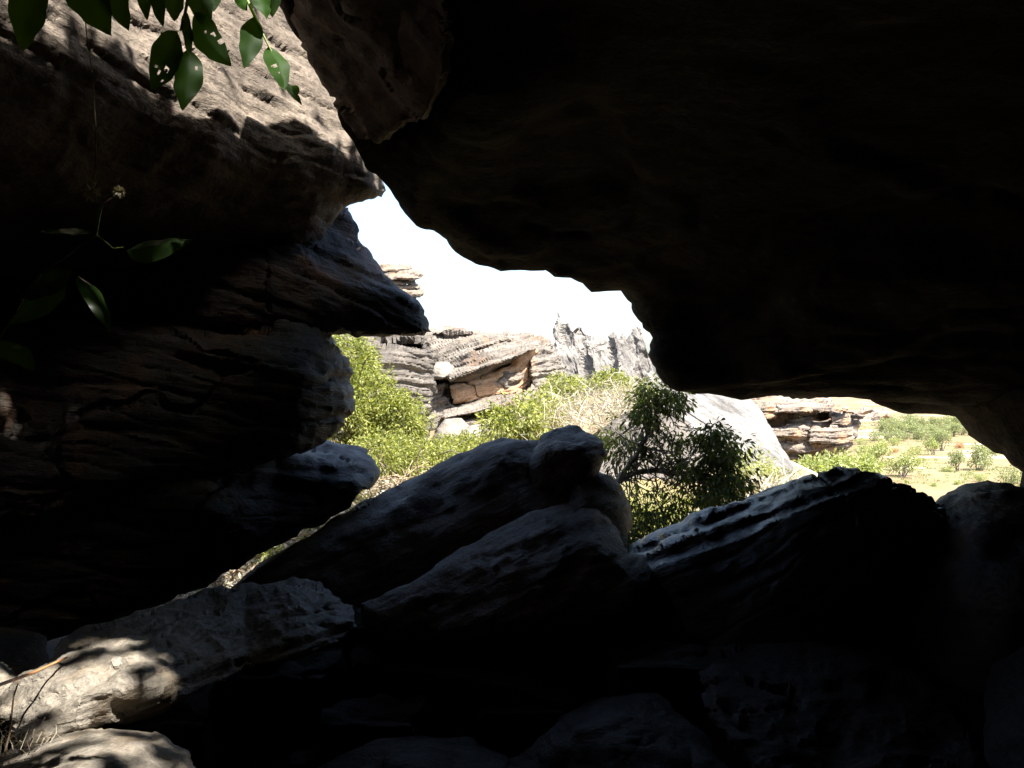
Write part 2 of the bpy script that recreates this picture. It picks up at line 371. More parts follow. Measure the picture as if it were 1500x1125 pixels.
def ground_z(xy):
    q = np.asarray(xy, float)
    h = _K(q / 10, gcx) @ _s[:_n] + np.concatenate([np.ones((len(q), 1)), q / 10], 1) @ _s[_n:]
    h = np.clip(h, -25, 6)
    t = np.clip((q[:, 1] - 62) / 55, 0, 1); t = t * t * (3 - 2 * t)
    t = np.maximum(t, np.clip((q[:, 0] - 0.46 * np.maximum(q[:, 1], 20)) / 18, 0, 1))
    p3 = np.concatenate([q, np.zeros((len(q), 1))], 1)
    far = np.clip((q[:, 1] - 20) / 200, 0, 1)
    h = h * (1 - t) + PLAIN * t + 0.05 * fbm(p3 * 1.2, 3, 5) + far * 0.5 * fbm(p3 / 30, 3, 9)
    return h
def gz(x, y): return float(ground_z(np.array([[x, y]]))[0])
def build_ground():
    ys = np.concatenate([np.linspace(-7, 14, 64), np.geomspace(14.4, 9000, 150)])
    us = np.linspace(-1, 1, 170)
    X = np.outer(9 + 0.95 * np.clip(ys, 0, None), us); Y = np.repeat(ys[:, None], len(us), 1)
    q = np.stack([X.ravel(), Y.ravel()], 1); z = ground_z(q)
    v = np.concatenate([q, z[:, None]], 1)
    nr, nc = len(ys), len(us); i = np.arange(nr * nc).reshape(nr, nc)
    f = np.stack([i[:-1, :-1].ravel(), i[:-1, 1:].ravel(), i[1:, 1:].ravel(), i[1:, :-1].ravel()], 1)
    m, t, b, L = newmat('dry_ground')
    tc = node(t, 'ShaderNodeTexCoord')
    def nz(s, d=5, r=.6, sc=(1, 1, 1)):
        mp = node(t, 'ShaderNodeMapping'); mp.inputs['Scale'].default_value = sc; L.new(tc.outputs['Object'], mp.inputs[0])
        n = node(t, 'ShaderNodeTexNoise', Scale=s, Detail=d, Roughness=r); L.new(mp.outputs[0], n.inputs[0]); return n.outputs[0]
    base = ramp(t, nz(0.03), [(0.3, (0.17, 0.115, 0.07)), (0.5, (0.235, 0.175, 0.11)), (0.7, (0.26, 0.215, 0.135))], L)
    gr = ramp(t, nz(0.09, 8, .7), [(0.44, (0, 0, 0)), (0.62, (0.75, 0.75, 0.75))], L)
    base = mixc(t, gr, base, (0.17, 0.175, 0.08), L)
    sand = ramp(t, nz(0.014, 6, .6, (1, 2.4, 1)), [(0.55, (0, 0, 0)), (0.62, (1, 1, 1))], L)
    base = mixc(t, sand, base, (0.52, 0.46, 0.37), L)
    nearn = ramp(t, nz(3.5, 7, .7), [(0.3, (0.45, 0.42, 0.4)), (0.7, (1.2, 1.15, 1.1))], L)
    base = mixc(t, 1.0, base, nearn, L, 'MULTIPLY')
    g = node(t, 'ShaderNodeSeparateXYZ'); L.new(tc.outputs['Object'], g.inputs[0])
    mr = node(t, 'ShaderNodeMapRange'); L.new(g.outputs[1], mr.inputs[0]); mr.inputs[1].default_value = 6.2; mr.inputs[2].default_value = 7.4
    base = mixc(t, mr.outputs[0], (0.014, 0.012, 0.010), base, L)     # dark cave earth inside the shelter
    L.new(base, b.inputs['Base Color']); b.inputs['Roughness'].default_value = 0.95; b.inputs['Specular IOR Level'].default_value = 0.1
    bp = node(t, 'ShaderNodeBump', Strength=0.5, Distance=0.05); L.new(nz(9, 6, .7), bp.inputs['Height']); L.new(bp.outputs[0], b.inputs['Normal'])
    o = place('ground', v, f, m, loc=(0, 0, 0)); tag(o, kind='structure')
build_ground()

# ------------------------------------------------------------------ shelter rocks
XL = -520
def left_t(q): return 0.35 + 1.3 * np.clip((330 - q[:, 0]) / 300, 0, 1)
A_CTRL = [(0, 100, 3.6), (300, 100, 4.65), (550, 270, 5.75), (300, -400, 5.7), (300, 190, 4.6), (100, 150, 3.9), (440, 240, 5.25), (300, 320, 5.05), (100, 290, 4.45), (300, 430, 5.5), (0, 430, 4.95), (470, 390, 5.75), (520, 100, 5.85), (-400, 100, 2.7), (540, -300, 6.6), (300, -1100, 6.6), (-400, -1100, 4.2)]
A_D = tps(A_CTRL)
def sun_up(px, py, z, dx=0.0):                           # where the sun's ray to a point of the leaning face crosses height z
    p = P(px, py, float(A_D(np.array([[px, py]], float))[0])); p = p + SUN * ((z - p.z) / SUN.z); return (p.x + dx, p.y)
EDGE = [(-40, 84), (60, 92), (110, 98), (160, 92), (215, 135), (275, 174), (352, 204), (366, 172), (440, 210), (520, 246), (566, 268)]
wall = rock('leaning_rock', 'tall leaning sandstone face at upper left, its top half sunlit and lower half in shade', 'rock face',
     [(XL, -1150), (700, -1150), (640, -480), (620, -100), (575, 100), (563, 215), (566, 262), (570, 280), (563, 294), (546, 302), (516, 304), (500, 335), (470, 390), (430, 430), (380, 450), (200, 460), (XL, 470)],
     A_CTRL, M_wall, tfun=left_t, r=0.22, bed=(-.15, .19, .96), lam=0.14, amp=0.022, namp=0.10, nf=0.9, famp=0.035, ff=3.2, seed=1, fine=0.008)
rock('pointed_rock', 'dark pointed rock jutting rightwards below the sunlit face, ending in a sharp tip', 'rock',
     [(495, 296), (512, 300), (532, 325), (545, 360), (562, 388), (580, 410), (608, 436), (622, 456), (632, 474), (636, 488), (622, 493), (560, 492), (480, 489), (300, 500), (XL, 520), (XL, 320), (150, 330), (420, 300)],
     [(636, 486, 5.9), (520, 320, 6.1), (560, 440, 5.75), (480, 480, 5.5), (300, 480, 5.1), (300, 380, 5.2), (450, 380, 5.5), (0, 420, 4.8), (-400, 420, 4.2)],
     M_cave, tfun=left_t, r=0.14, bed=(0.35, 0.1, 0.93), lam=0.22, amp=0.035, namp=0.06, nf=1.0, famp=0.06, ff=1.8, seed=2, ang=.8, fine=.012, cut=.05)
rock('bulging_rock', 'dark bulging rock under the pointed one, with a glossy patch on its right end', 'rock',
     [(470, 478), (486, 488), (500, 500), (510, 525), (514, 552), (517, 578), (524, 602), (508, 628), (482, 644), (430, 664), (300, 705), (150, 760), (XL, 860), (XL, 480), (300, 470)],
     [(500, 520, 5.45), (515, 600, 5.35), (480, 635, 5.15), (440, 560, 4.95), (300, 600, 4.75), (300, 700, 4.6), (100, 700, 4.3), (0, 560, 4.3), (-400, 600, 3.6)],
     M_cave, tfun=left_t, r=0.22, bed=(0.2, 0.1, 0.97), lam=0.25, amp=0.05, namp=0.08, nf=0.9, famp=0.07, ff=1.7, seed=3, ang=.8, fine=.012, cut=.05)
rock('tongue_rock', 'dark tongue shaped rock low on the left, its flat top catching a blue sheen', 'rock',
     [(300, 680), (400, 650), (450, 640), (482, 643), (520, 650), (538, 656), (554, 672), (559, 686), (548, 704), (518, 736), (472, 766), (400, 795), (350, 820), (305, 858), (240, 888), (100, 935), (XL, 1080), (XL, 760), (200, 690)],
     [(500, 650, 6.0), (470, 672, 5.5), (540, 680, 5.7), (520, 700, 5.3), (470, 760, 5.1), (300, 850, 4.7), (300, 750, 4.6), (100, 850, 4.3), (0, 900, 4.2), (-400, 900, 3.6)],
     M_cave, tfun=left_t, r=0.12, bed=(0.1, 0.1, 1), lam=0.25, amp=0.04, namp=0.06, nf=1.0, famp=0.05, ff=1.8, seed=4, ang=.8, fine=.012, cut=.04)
def roof_t(q): return 0.5 + 6.0 * np.clip((q[:, 0] - 560) / 500, 0, 1) * np.clip((q[:, 1] + 900) / 700, 0.15, 1)
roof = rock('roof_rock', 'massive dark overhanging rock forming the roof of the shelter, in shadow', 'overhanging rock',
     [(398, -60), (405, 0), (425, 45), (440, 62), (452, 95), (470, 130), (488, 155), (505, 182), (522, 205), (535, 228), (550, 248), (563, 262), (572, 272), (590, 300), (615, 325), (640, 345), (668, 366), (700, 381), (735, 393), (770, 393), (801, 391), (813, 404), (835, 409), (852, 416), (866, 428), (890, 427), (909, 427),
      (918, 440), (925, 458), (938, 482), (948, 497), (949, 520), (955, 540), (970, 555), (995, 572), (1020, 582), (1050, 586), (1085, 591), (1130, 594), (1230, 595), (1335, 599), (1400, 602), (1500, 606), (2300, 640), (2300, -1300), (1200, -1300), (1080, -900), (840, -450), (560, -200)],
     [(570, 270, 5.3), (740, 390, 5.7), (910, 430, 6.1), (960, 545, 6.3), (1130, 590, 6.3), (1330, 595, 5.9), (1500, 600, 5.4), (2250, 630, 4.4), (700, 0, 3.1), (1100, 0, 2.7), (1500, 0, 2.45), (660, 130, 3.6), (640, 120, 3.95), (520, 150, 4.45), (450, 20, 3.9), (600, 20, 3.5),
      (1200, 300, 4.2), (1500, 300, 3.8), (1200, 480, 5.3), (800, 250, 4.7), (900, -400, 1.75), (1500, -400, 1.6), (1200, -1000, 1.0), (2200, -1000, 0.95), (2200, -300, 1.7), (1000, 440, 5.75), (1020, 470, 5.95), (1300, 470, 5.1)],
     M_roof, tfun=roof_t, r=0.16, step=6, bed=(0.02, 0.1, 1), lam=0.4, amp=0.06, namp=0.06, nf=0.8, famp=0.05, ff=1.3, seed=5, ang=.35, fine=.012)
def blocker_slab(name, outer, hole, z0, z1, mat, parent, seed, step=0.22):
    """thick unseen sheet with holes, added to shape the sunlight; outline in plan"""
    def res_(pl):
        o = []
        for i in range(len(pl)):
            a = np.array(pl[i], float); b_ = np.array(pl[(i + 1) % len(pl)], float); k = max(1, int(np.linalg.norm(b_ - a) / step))
            o += [a + (b_ - a) * j / k for j in range(k)]
        o = np.array(o); q = np.concatenate([o * 2.5, np.zeros((len(o), 1))], 1)
        return o + .07 * np.stack([fbm(q, 3, seed), fbm(q, 3, seed + 5)], 1)
    A_ = res_(outer); BB = [res_(h) for h in hole]
    x0, y0 = A_.min(0); x1, y1 = A_.max(0)
    gx, gy = np.meshgrid(np.arange(x0, x1, step), np.arange(y0, y1, step)); q = np.stack([gx.ravel(), gy.ravel()], 1)
    q = q[inpoly(q, A_)]
    for B_ in BB: q = q[~inpoly(q, B_)]; q = q[pdist(q, B_) > step * .5]
    q = q[pdist(q, A_) > step * .5]
    pts = np.concatenate([A_] + BB + [q]); ed = []; o_ = 0
    for L_ in [A_] + BB:
        ed += [(o_ + i, o_ + (i + 1) % len(L_)) for i in range(len(L_))]; o_ += len(L_)
    r_ = delaunay_2d_cdt([Vector(p) for p in pts], ed, [], 1, 1e-5)
    v2 = np.array([tuple(v) for v in r_[0]]); tri = np.array([f for f in r_[2] if len(f) == 3])
    cen = v2[tri].mean(1); s_ = pdist(v2, A_)
    kp = np.ones(len(tri), bool)
    for B_ in BB: kp &= ~inpoly(cen, B_); s_ = np.minimum(s_, pdist(v2, B_))
    tri = tri[kp]; rr = np.sqrt(1 - (1 - np.clip(s_ / .35, 0, 1)) ** 2)
    q3 = np.concatenate([v2, np.zeros((len(v2), 1))], 1); nz_ = .25 * fbm(q3 * .8, 4, seed)
    zm = (z0 + z1) / 2; lo = zm + (z0 - zm) * rr + nz_ * rr; hi = zm + .02 + (z1 - zm) * rr + .3 * fbm(q3, 4, seed + 9) * rr
    n = len(v2); v = np.concatenate([np.c_[v2, lo], np.c_[v2, hi]]); tri = tri if np.cross(np.c_[v2[tri[0, 1]] - v2[tri[0, 0]]].T, np.c_[v2[tri[0, 2]] - v2[tri[0, 0]]].T)[0] > 0 else tri[:, ::-1]
    return place(name, v, np.concatenate([tri[:, ::-1], tri + n]), mat, parent)
E4 = [sun_up(x, y, 4.0) for x, y in EDGE]
HOLE2 = [(-1.48, 3.12), (-1.14, 3.14), (-1.06, 3.5), (-1.42, 3.54)]
HOLE = [(-.7, 1.9), (-.45, 2.0), (.1, 1.75), (.45, 1.55), (.8, .95), (.7, .6), (.45, .66), (.24, .72), (.2, .9), (.0, .95), (-.2, 1.3), (-.65, 1.7)]
blocker_slab('lower_sun_blocker', E4 + [(-.1, 6.6), (3, 6.6), (8, 5), (8, -6), (-6, -6), (-6, 2.0), (E4[0][0] - .5, E4[0][1] - .25)], [HOLE, HOLE2], 3.75, 4.25, M_roof, roof, 44)  # unseen slab added; its edge and holes shape the shadow and sun patches
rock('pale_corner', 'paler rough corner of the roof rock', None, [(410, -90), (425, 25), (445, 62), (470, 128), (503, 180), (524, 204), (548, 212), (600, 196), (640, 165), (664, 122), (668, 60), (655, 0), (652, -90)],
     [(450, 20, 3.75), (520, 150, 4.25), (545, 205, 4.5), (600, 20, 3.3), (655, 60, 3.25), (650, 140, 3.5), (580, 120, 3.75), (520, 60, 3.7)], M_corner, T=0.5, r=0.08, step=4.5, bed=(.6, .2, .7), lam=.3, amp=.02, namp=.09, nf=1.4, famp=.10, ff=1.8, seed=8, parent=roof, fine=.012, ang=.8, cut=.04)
sh = np.array([.425, -.379])
E6 = [sun_up(x, y, 5.6, .06) for x, y in EDGE]
blocker_slab('upper_sun_blocker', E6 + [(3.5, 6.0), (8, 5), (8, -6), (-6, -6), (-6, 1.0), (E6[0][0] - .5, E6[0][1] - .3)], [[tuple(np.array(p) + sh * 1.6) for p in H_] for H_ in (HOLE, HOLE2)], 5.3, 5.9, M_roof, roof, 48)  # second unseen slab added to narrow the sky light through both holes
C5 = [sun_up(x, -70, 5.2, -.10) for x in (-60, 100, 200, 300, 400, 480)]
blocker_slab('sky_blocker', [(-6, C5[0][1] - .3), (C5[0][0], C5[0][1] - .3)] + C5 + [(-.5, 7.4), (-6, 7.4)], [], 4.9, 5.5, M_roof, roof, 47)  # unseen slab added to close off sky light beside the sunlit slot
block('back_light_block', (1.0, -4.4, 1.8), (14.0, 2.2, 5.6), M_roof, roof, seed=41)  # unseen block added behind the camera to keep the interior dark
block('side_light_block', (6.2, 2.0, 1.4), (3.2, 14, 7.0), M_roof, roof, seed=42)  # unseen block added on the right to shut out daylight
block('leak_block', (4.6, 4.2, 0.4), (3.0, 3.2, 2.6), M_roof, roof, seed=45)  # unseen block added to plug a light leak at lower right
block('near_light_block', (-4.0, -0.9, 1.8), (4.2, 8.2, 6.4), M_roof, roof, seed=43)  # unseen block added on the left to stop skylight reaching the boulders
rock('side_rock', 'brown sloping rock edge at far right framing the view of the plain', 'rock',
     [(1270, 580), (1292, 592), (1312, 600), (1335, 608), (1360, 613), (1394, 618), (1404, 628), (1414, 642), (1440, 657), (1458, 669), (1480, 685), (1505, 703), (1600, 780), (2000, 1100), (2000, 560), (1500, 560), (1310, 570)],
     [(1392, 612, 6.2), (1440, 655, 6.0), (1500, 698, 5.6), (1500, 600, 5.2), (1350, 590, 6.0), (1900, 800, 4.6)],
     M_roof, T=2.5, r=0.3, bed=(0.4, 0.1, 0.9), lam=0.3, amp=0.03, namp=0.06, famp=0.03, seed=6)

# ------------------------------------------------------------------ foreground boulders
rock('slab_boulder', 'long dark slab boulder sloping up to the right behind the central boulder', 'boulder',
     [(330, 872), (355, 850), (400, 815), (440, 790), (480, 765), (560, 722), (640, 680), (700, 652), (735, 638), (760, 640), (785, 645), (810, 650), (850, 690), (872, 720), (860, 780), (820, 850), (660, 1010), (480, 1030), (330, 980)],
     [(360, 850, 4.75), (560, 725, 5.25), (735, 640, 5.6), (800, 650, 5.55), (480, 860, 4.55), (640, 790, 4.85), (740, 740, 5.02), (840, 700, 5.3), (640, 950, 4.45), (400, 960, 4.25), (735, 668, 5.3), (700, 712, 5.12), (790, 690, 5.35), (580, 745, 5.02), (470, 800, 4.78)],
     M_bould, T=0.8, r=0.15, bed=(-0.5, 0.3, 0.8), lam=0.35, amp=0.012, namp=0.022, nf=1.6, famp=0.03, ff=1.6, seed=10, fine=0.006, ang=.95, step=4)
rock('knob_boulder', 'blunt dark knob of rock crowning the right end of the sloping slab', 'boulder',
     [(786, 655), (795, 640), (812, 628), (832, 622), (858, 626), (878, 636), (889, 648), (890, 668), (876, 688), (866, 710), (820, 740), (780, 720), (770, 680)],
     [(830, 625, 5.75), (885, 655, 5.45), (840, 660, 5.25), (800, 660, 5.3), (820, 730, 5.15)],
     M_bould, T=0.5, r=0.12, bed=(-0.5, 0.3, 0.8), lam=0.2, amp=0.015, namp=0.03, famp=0.04, ff=2.5, seed=11, ang=.9, fine=.006, step=4)
rock('leaning_boulder', 'dark rounded boulder tucked behind the right end of the central boulder', 'boulder',
     [(840, 700), (870, 690), (892, 693), (910, 712), (920, 735), (926, 765), (924, 800), (945, 840), (970, 920), (975, 1030), (780, 1030), (790, 880), (820, 760)],
     [(890, 695, 5.3), (920, 760, 5.1), (860, 740, 4.9), (880, 850, 4.8), (820, 800, 4.8)],
     M_bould, T=0.5, r=0.2, bed=(-0.5, 0.3, 0.8), lam=0.2, amp=0.015, namp=0.03, famp=0.04, seed=12, ang=.8, fine=.01)
rock('central_boulder', 'wedge shaped grey boulder in the middle with a pale sheen on its upper right corner', 'boulder',
     [(524, 882), (560, 868), (600, 848), (650, 820), (700, 792), (760, 762), (800, 745), (826, 738), (850, 740), (874, 747), (893, 766), (908, 790), (922, 812), (940, 815), (955, 836), (954, 872), (925, 905), (860, 924), (780, 932), (690, 942), (600, 938), (570, 936), (545, 925), (530, 905)],
     [(530, 885, 4.1), (700, 795, 4.5), (826, 740, 4.95), (890, 768, 4.75), (800, 772, 4.55), (862, 792, 4.42), (720, 832, 4.2), (600, 878, 4.0), (580, 905, 3.95), (720, 900, 3.95), (860, 905, 4.05), (930, 850, 4.25), (640, 930, 3.9), (800, 842, 4.16)],
     M_bould, T=0.7, r=0.10, bed=(-0.42, 0.25, 0.87), lam=0.2, amp=0.016, namp=0.022, nf=1.7, famp=0.03, ff=2.0, seed=13, step=4, fine=0.007, ang=.95)
rock('log_boulder', 'long low boulder at lower left, its left end splashed with dappled sunlight', 'boulder',
     [(2, 1040), (12, 1015), (30, 995), (75, 958), (90, 938), (130, 922), (180, 902), (235, 885), (290, 870), (360, 856), (430, 847), (470, 852), (500, 868), (516, 888), (526, 918), (500, 945), (440, 965), (360, 985), (280, 1020), (190, 1050), (115, 1074), (70, 1095), (35, 1098), (12, 1075)],
     [(90, 940, 3.05), (290, 872, 3.75), (430, 850, 4.1), (20, 1010, 2.75), (60, 980, 2.75), (140, 955, 2.8), (210, 965, 2.78), (300, 920, 3.25), (440, 885, 3.6), (120, 1020, 2.5), (200, 1005, 2.62), (60, 1060, 2.45), (300, 980, 3.0), (450, 930, 3.4), (180, 1045, 2.62)],
     M_near, T=0.5, r=0.08, bed=(-0.4, 0.2, 0.9), lam=0.13, amp=0.022, namp=0.03, nf=2.2, famp=0.03, ff=4, seed=14, step=3.4, fine=0.010, ang=.75)
rock('corner_boulder', 'flat boulder in the bottom left corner speckled with leaf shadows', 'boulder',
     [(-140, 1150), (-40, 1130), (0, 1118), (40, 1098), (70, 1084), (130, 1074), (190, 1078), (235, 1088), (268, 1108), (285, 1140), (300, 1200), (280, 1330), (-140, 1330)],
     [(100, 1078, 2.45), (240, 1092, 2.4), (0, 1120, 2.35), (120, 1120, 2.12), (250, 1150, 2.15), (100, 1300, 1.75), (-100, 1250, 1.8)],
     M_near, T=0.5, r=0.06, bed=(-0.2, 0.2, 0.95), lam=0.12, amp=0.015, namp=0.03, nf=2.5, famp=0.02, ff=5, seed=15, step=3.6, fine=0.004)
rock('pale_stone', 'small pale stone at the left edge behind the dappled long boulder', 'stone',
     [(-90, 985), (-40, 968), (8, 966), (24, 978), (33, 996), (24, 1015), (5, 1050), (-30, 1080), (-90, 1080)],
     [(0, 968, 2.95), (20, 1000, 2.85), (-30, 1000, 2.7), (-60, 1070, 2.65)],
     M_near, T=0.25, r=0.05, lam=0.1, amp=0.01, namp=0.03, nf=3, famp=0.025, ff=5, seed=16, step=3.6)
rock('recess_stone', 'unlit stone at the left edge in the dark gap above the long boulder', 'stone',
     [(-200, 920), (-40, 918), (30, 925), (62, 938), (72, 960), (60, 1000), (-200, 1010)],
     [(0, 925, 3.5), (60, 950, 3.4), (0, 990, 3.15), (-150, 960, 3.1)],
     M_cave, T=0.5, r=0.08, lam=0.12, amp=0.01, namp=0.03, famp=0.03, seed=17)
RIB = (-0.39, 0.05, 0.92)
def rib(x0, y0, x1, y1, d0, d1, n=5):
    return [(x0 + (x1 - x0) * k / n, y0 + (y1 - y0) * k / n, d0 + (d1 - d0) * k / n) for k in range(n + 1)]
ridge = rock('ridged_boulder', 'large dark boulder at right with two glossy bluish ribs along its top', 'boulder',
     [(918, 803), (940, 788), (985, 768), (1040, 744), (1090, 728), (1130, 714), (1190, 697), (1238, 686), (1256, 685), (1264, 692), (1312, 700), (1345, 712), (1368, 724), (1380, 745), (1400, 800), (1410, 920), (1300, 1010), (1100, 1030), (960, 1000), (905, 930), (915, 850)],
     [(955, 835, 4.5), (1075, 785, 4.62), (1195, 735, 4.75), (1250, 700, 4.95), (1370, 735, 4.95), (1300, 780, 4.6), (1000, 930, 4.2), (1150, 900, 4.2), (1300, 900, 4.4), (1100, 1010, 4.0), (1150, 830, 4.4), (930, 900, 4.4)],
     M_gloss, T=0.9, r=0.07, bed=RIB, lam=0.22, amp=0.025, namp=0.045, nf=1.5, famp=0.025, ff=2.5, seed=18, step=3.2, fine=.008, cut=.03,
     recess=[([(940, 842), (1010, 818), (1110, 772), (1200, 736), (1262, 712), (1310, 699), (1310, 640), (880, 640), (880, 850)], .15, 9), ([(930, 822), (1000, 795), (1060, 768), (1150, 735), (1200, 718), (1240, 702), (1262, 688), (1262, 640), (880, 640), (880, 830)], .26, 13), ([(930, 800), (1040, 752), (1130, 724), (1190, 702), (1200, 640), (880, 640)], .12, 9)])
rock('round_boulder', 'rounded dark boulder at the right edge below the view of the plain', 'boulder',
     [(1368, 760), (1374, 738), (1388, 720), (1414, 707), (1446, 702), (1475, 705), (1500, 712), (1560, 730), (1700, 800), (1800, 1000), (1500, 1100), (1310, 1100), (1320, 900)],
     [(1440, 703, 5.0), (1380, 750, 4.9), (1420, 800, 4.3), (1520, 800, 4.1), (1450, 950, 3.9), (1650, 900, 3.7)],
     M_cave, T=0.9, r=0.3, bed=(0.2, 0.2, 0.95), lam=0.3, amp=0.02, namp=0.05, famp=0.05, seed=19, ang=.5, fine=.01)
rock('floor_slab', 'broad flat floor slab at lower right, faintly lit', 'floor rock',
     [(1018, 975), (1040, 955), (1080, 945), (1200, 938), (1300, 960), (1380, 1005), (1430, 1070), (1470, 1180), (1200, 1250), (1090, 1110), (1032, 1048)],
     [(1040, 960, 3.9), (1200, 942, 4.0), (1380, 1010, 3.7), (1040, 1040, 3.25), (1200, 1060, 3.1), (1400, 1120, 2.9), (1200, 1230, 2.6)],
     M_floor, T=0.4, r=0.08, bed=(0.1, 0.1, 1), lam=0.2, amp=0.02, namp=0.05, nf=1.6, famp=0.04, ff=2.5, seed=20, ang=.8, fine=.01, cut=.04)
rock('low_stone', 'low grey stone at the bottom edge left of centre', 'floor rock',
     [(440, 1150), (500, 1112), (560, 1090), (610, 1078), (690, 1082), (740, 1105), (790, 1160), (700, 1260), (450, 1260)],
     [(600, 1082, 3.3), (480, 1130, 3.1), (740, 1115, 3.1), (600, 1140, 2.85), (600, 1250, 2.5)],
     M_floor, T=0.3, r=0.06, lam=0.15, amp=0.015, namp=0.04, nf=2, famp=0.03, ff=3, seed=21)
rock('angular_stone', 'angular floor stone at the bottom edge right of centre', 'floor rock',
     [(720, 1130), (780, 1085), (840, 1040), (880, 1022), (960, 1030), (1030, 1080), (1080, 1160), (1000, 1260), (740, 1260)],
     [(860, 1030, 3.6), (760, 1110, 3.2), (980, 1050, 3.35), (860, 1080, 3.1), (900, 1150, 2.85), (880, 1250, 2.6)],
     M_floor, T=0.3, r=0.06, lam=0.15, amp=0.015, namp=0.05, nf=2, famp=0.04, ff=2.5, seed=22, ang=.9, fine=.01)
rock('curved_stone', 'long curved stone lying on the dark floor below the central boulder', 'floor rock',
     [(520, 940), (600, 958), (680, 962), (745, 964), (800, 985), (840, 1010), (858, 1030), (820, 1035), (760, 1018), (690, 1000), (600, 992), (520, 975)],
     [(540, 955, 4.05), (740, 968, 4.1), (840, 1015, 3.8), (700, 990, 3.75), (600, 985, 3.85), (820, 1030, 3.6)],
     M_floor, T=0.3, r=0.07, lam=0.12, amp=0.01, namp=0.03, famp=0.03, seed=23)
rock('edge_stone', 'dim stone at the right edge of the cave floor', 'floor rock',
     [(1440, 1010), (1460, 970), (1500, 945), (1600, 930), (1750, 960), (1750, 1250), (1500, 1200), (1450, 1120)],
     [(1500, 950, 3.6), (1460, 1000, 3.5), (1500, 1060, 3.0), (1650, 1000, 3.0), (1600, 1200, 2.5)],
     M_floor, T=0.4, r=0.12, lam=0.15, amp=0.015, namp=0.05, famp=0.03, seed=24)

rg = np.random.default_rng(99)
FS = [(-1.35, 3.3, .34), (-.9, 3.0, .22), (-.55, 3.55, .36), (-.25, 3.15, .24), (.05, 3.7, .30), (-1.0, 3.9, .40), (-.5, 2.75, .16), (.35, 3.3, .20), (.65, 3.9, .34), (-1.15, 2.75, .18), (-.1, 2.7, .14), (.95, 3.3, .18), (-.7, 4.3, .42), (.3, 4.4, .40), (.25, 2.85, .12), (-.75, 3.35, .14)]
for k, (x, y, r_) in enumerate(FS):
    o = block('floor_stone', (x, y, gz(x, y) + r_ * .18), (r_ * rg.uniform(1.1, 1.6), r_ * rg.uniform(.8, 1.2), r_ * rg.uniform(.5, .8)), M_floor, None, seed=120 + k, n=10, namp=.10 * r_ / .3, nf=3.5)
    tag(o, 'small stone lost in shadow on the cave floor', 'stone', 'stones on the dark cave floor')
# ------------------------------------------------------------------ cliffs outside
cl1 = rock('striated_cliff', 'grey cliff block with fine horizontal beds behind the bright bush', 'cliff',
     [(380, 470), (470, 488), (500, 490), (530, 495), (570, 498), (614, 494), (628, 500), (632, 520), (630, 548), (634, 570), (628, 596), (616, 612), (606, 640), (600, 690), (380, 700)],
     [(500, 500, 24), (630, 500, 25.2), (560, 560, 23.6), (632, 560, 24.8), (500, 640, 23.4), (600, 660, 24.6), (400, 600, 23)],
     M_cliff1, T=4, r=0.5, step=1.9, bed=(0.06, 0.1, 1), lam=0.42, amp=0.17, namp=0.25, nf=0.35, famp=0.10, ff=1.2, seed=60, jit=1.2, fine=0.03,
     recess=[([(545, 502), (575, 499), (615, 499), (622, 506), (620, 516), (590, 517), (556, 513)], 1.6, 4)])
rock('pillar', None, None, [(607, 607), (622, 603), (632, 612), (628, 640), (626, 690), (600, 690), (604, 650)],
     [(610, 610, 25.2), (630, 620, 25.6), (610, 680, 25.2), (628, 680, 25.6)], M_cliff2, T=1.0, r=0.2, step=2, lam=0.6, amp=0.05, namp=0.08, nf=.8, famp=.05, ff=1, seed=61, jit=1, parent=cl1)
stk = rock('rock_stack', 'stack of weathered rock layers poking above the pointed dark rock against the sky', 'rock stack',
     [(500, 430), (560, 432), (600, 432), (612, 436), (606, 446), (600, 460), (604, 520), (480, 520)],
     [(520, 440, 29), (600, 440, 30), (600, 500, 30), (500, 510, 29)], M_cliff2, T=2, r=0.3, step=2, lam=0.6, amp=0.1, namp=0.1, nf=.5, famp=.08, ff=.8, seed=62, jit=1)
for k, (x0, x1, y0, y1) in enumerate([(520, 604, 386, 397), (524, 621, 393, 409), (520, 610, 407, 417), (516, 617, 414, 424), (512, 620, 421, 434)]):
    rock('rock_layer', None, None, [(x0, y0 + 1), ((x0 + x1) / 2, y0), (x1 - 14, y0 + 1), (x1 - 3, y0 + 3), (x1, (y0 + y1) / 2 + 1), (x1 - 5, y1), (x0, y1 + 1)],
         [(x0, y0, 29.6), (x1, y0, 30.5), (x0, y1, 29.2), (x1, y1, 30.1), ((x0 + x1) / 2, y1, 29.3)], M_cliff2, T=1.8, r=0.1, step=1.8, lam=0.22, amp=0.09, namp=0.08, nf=.9, famp=.06, ff=1.3, seed=63 + k, jit=1, parent=stk)
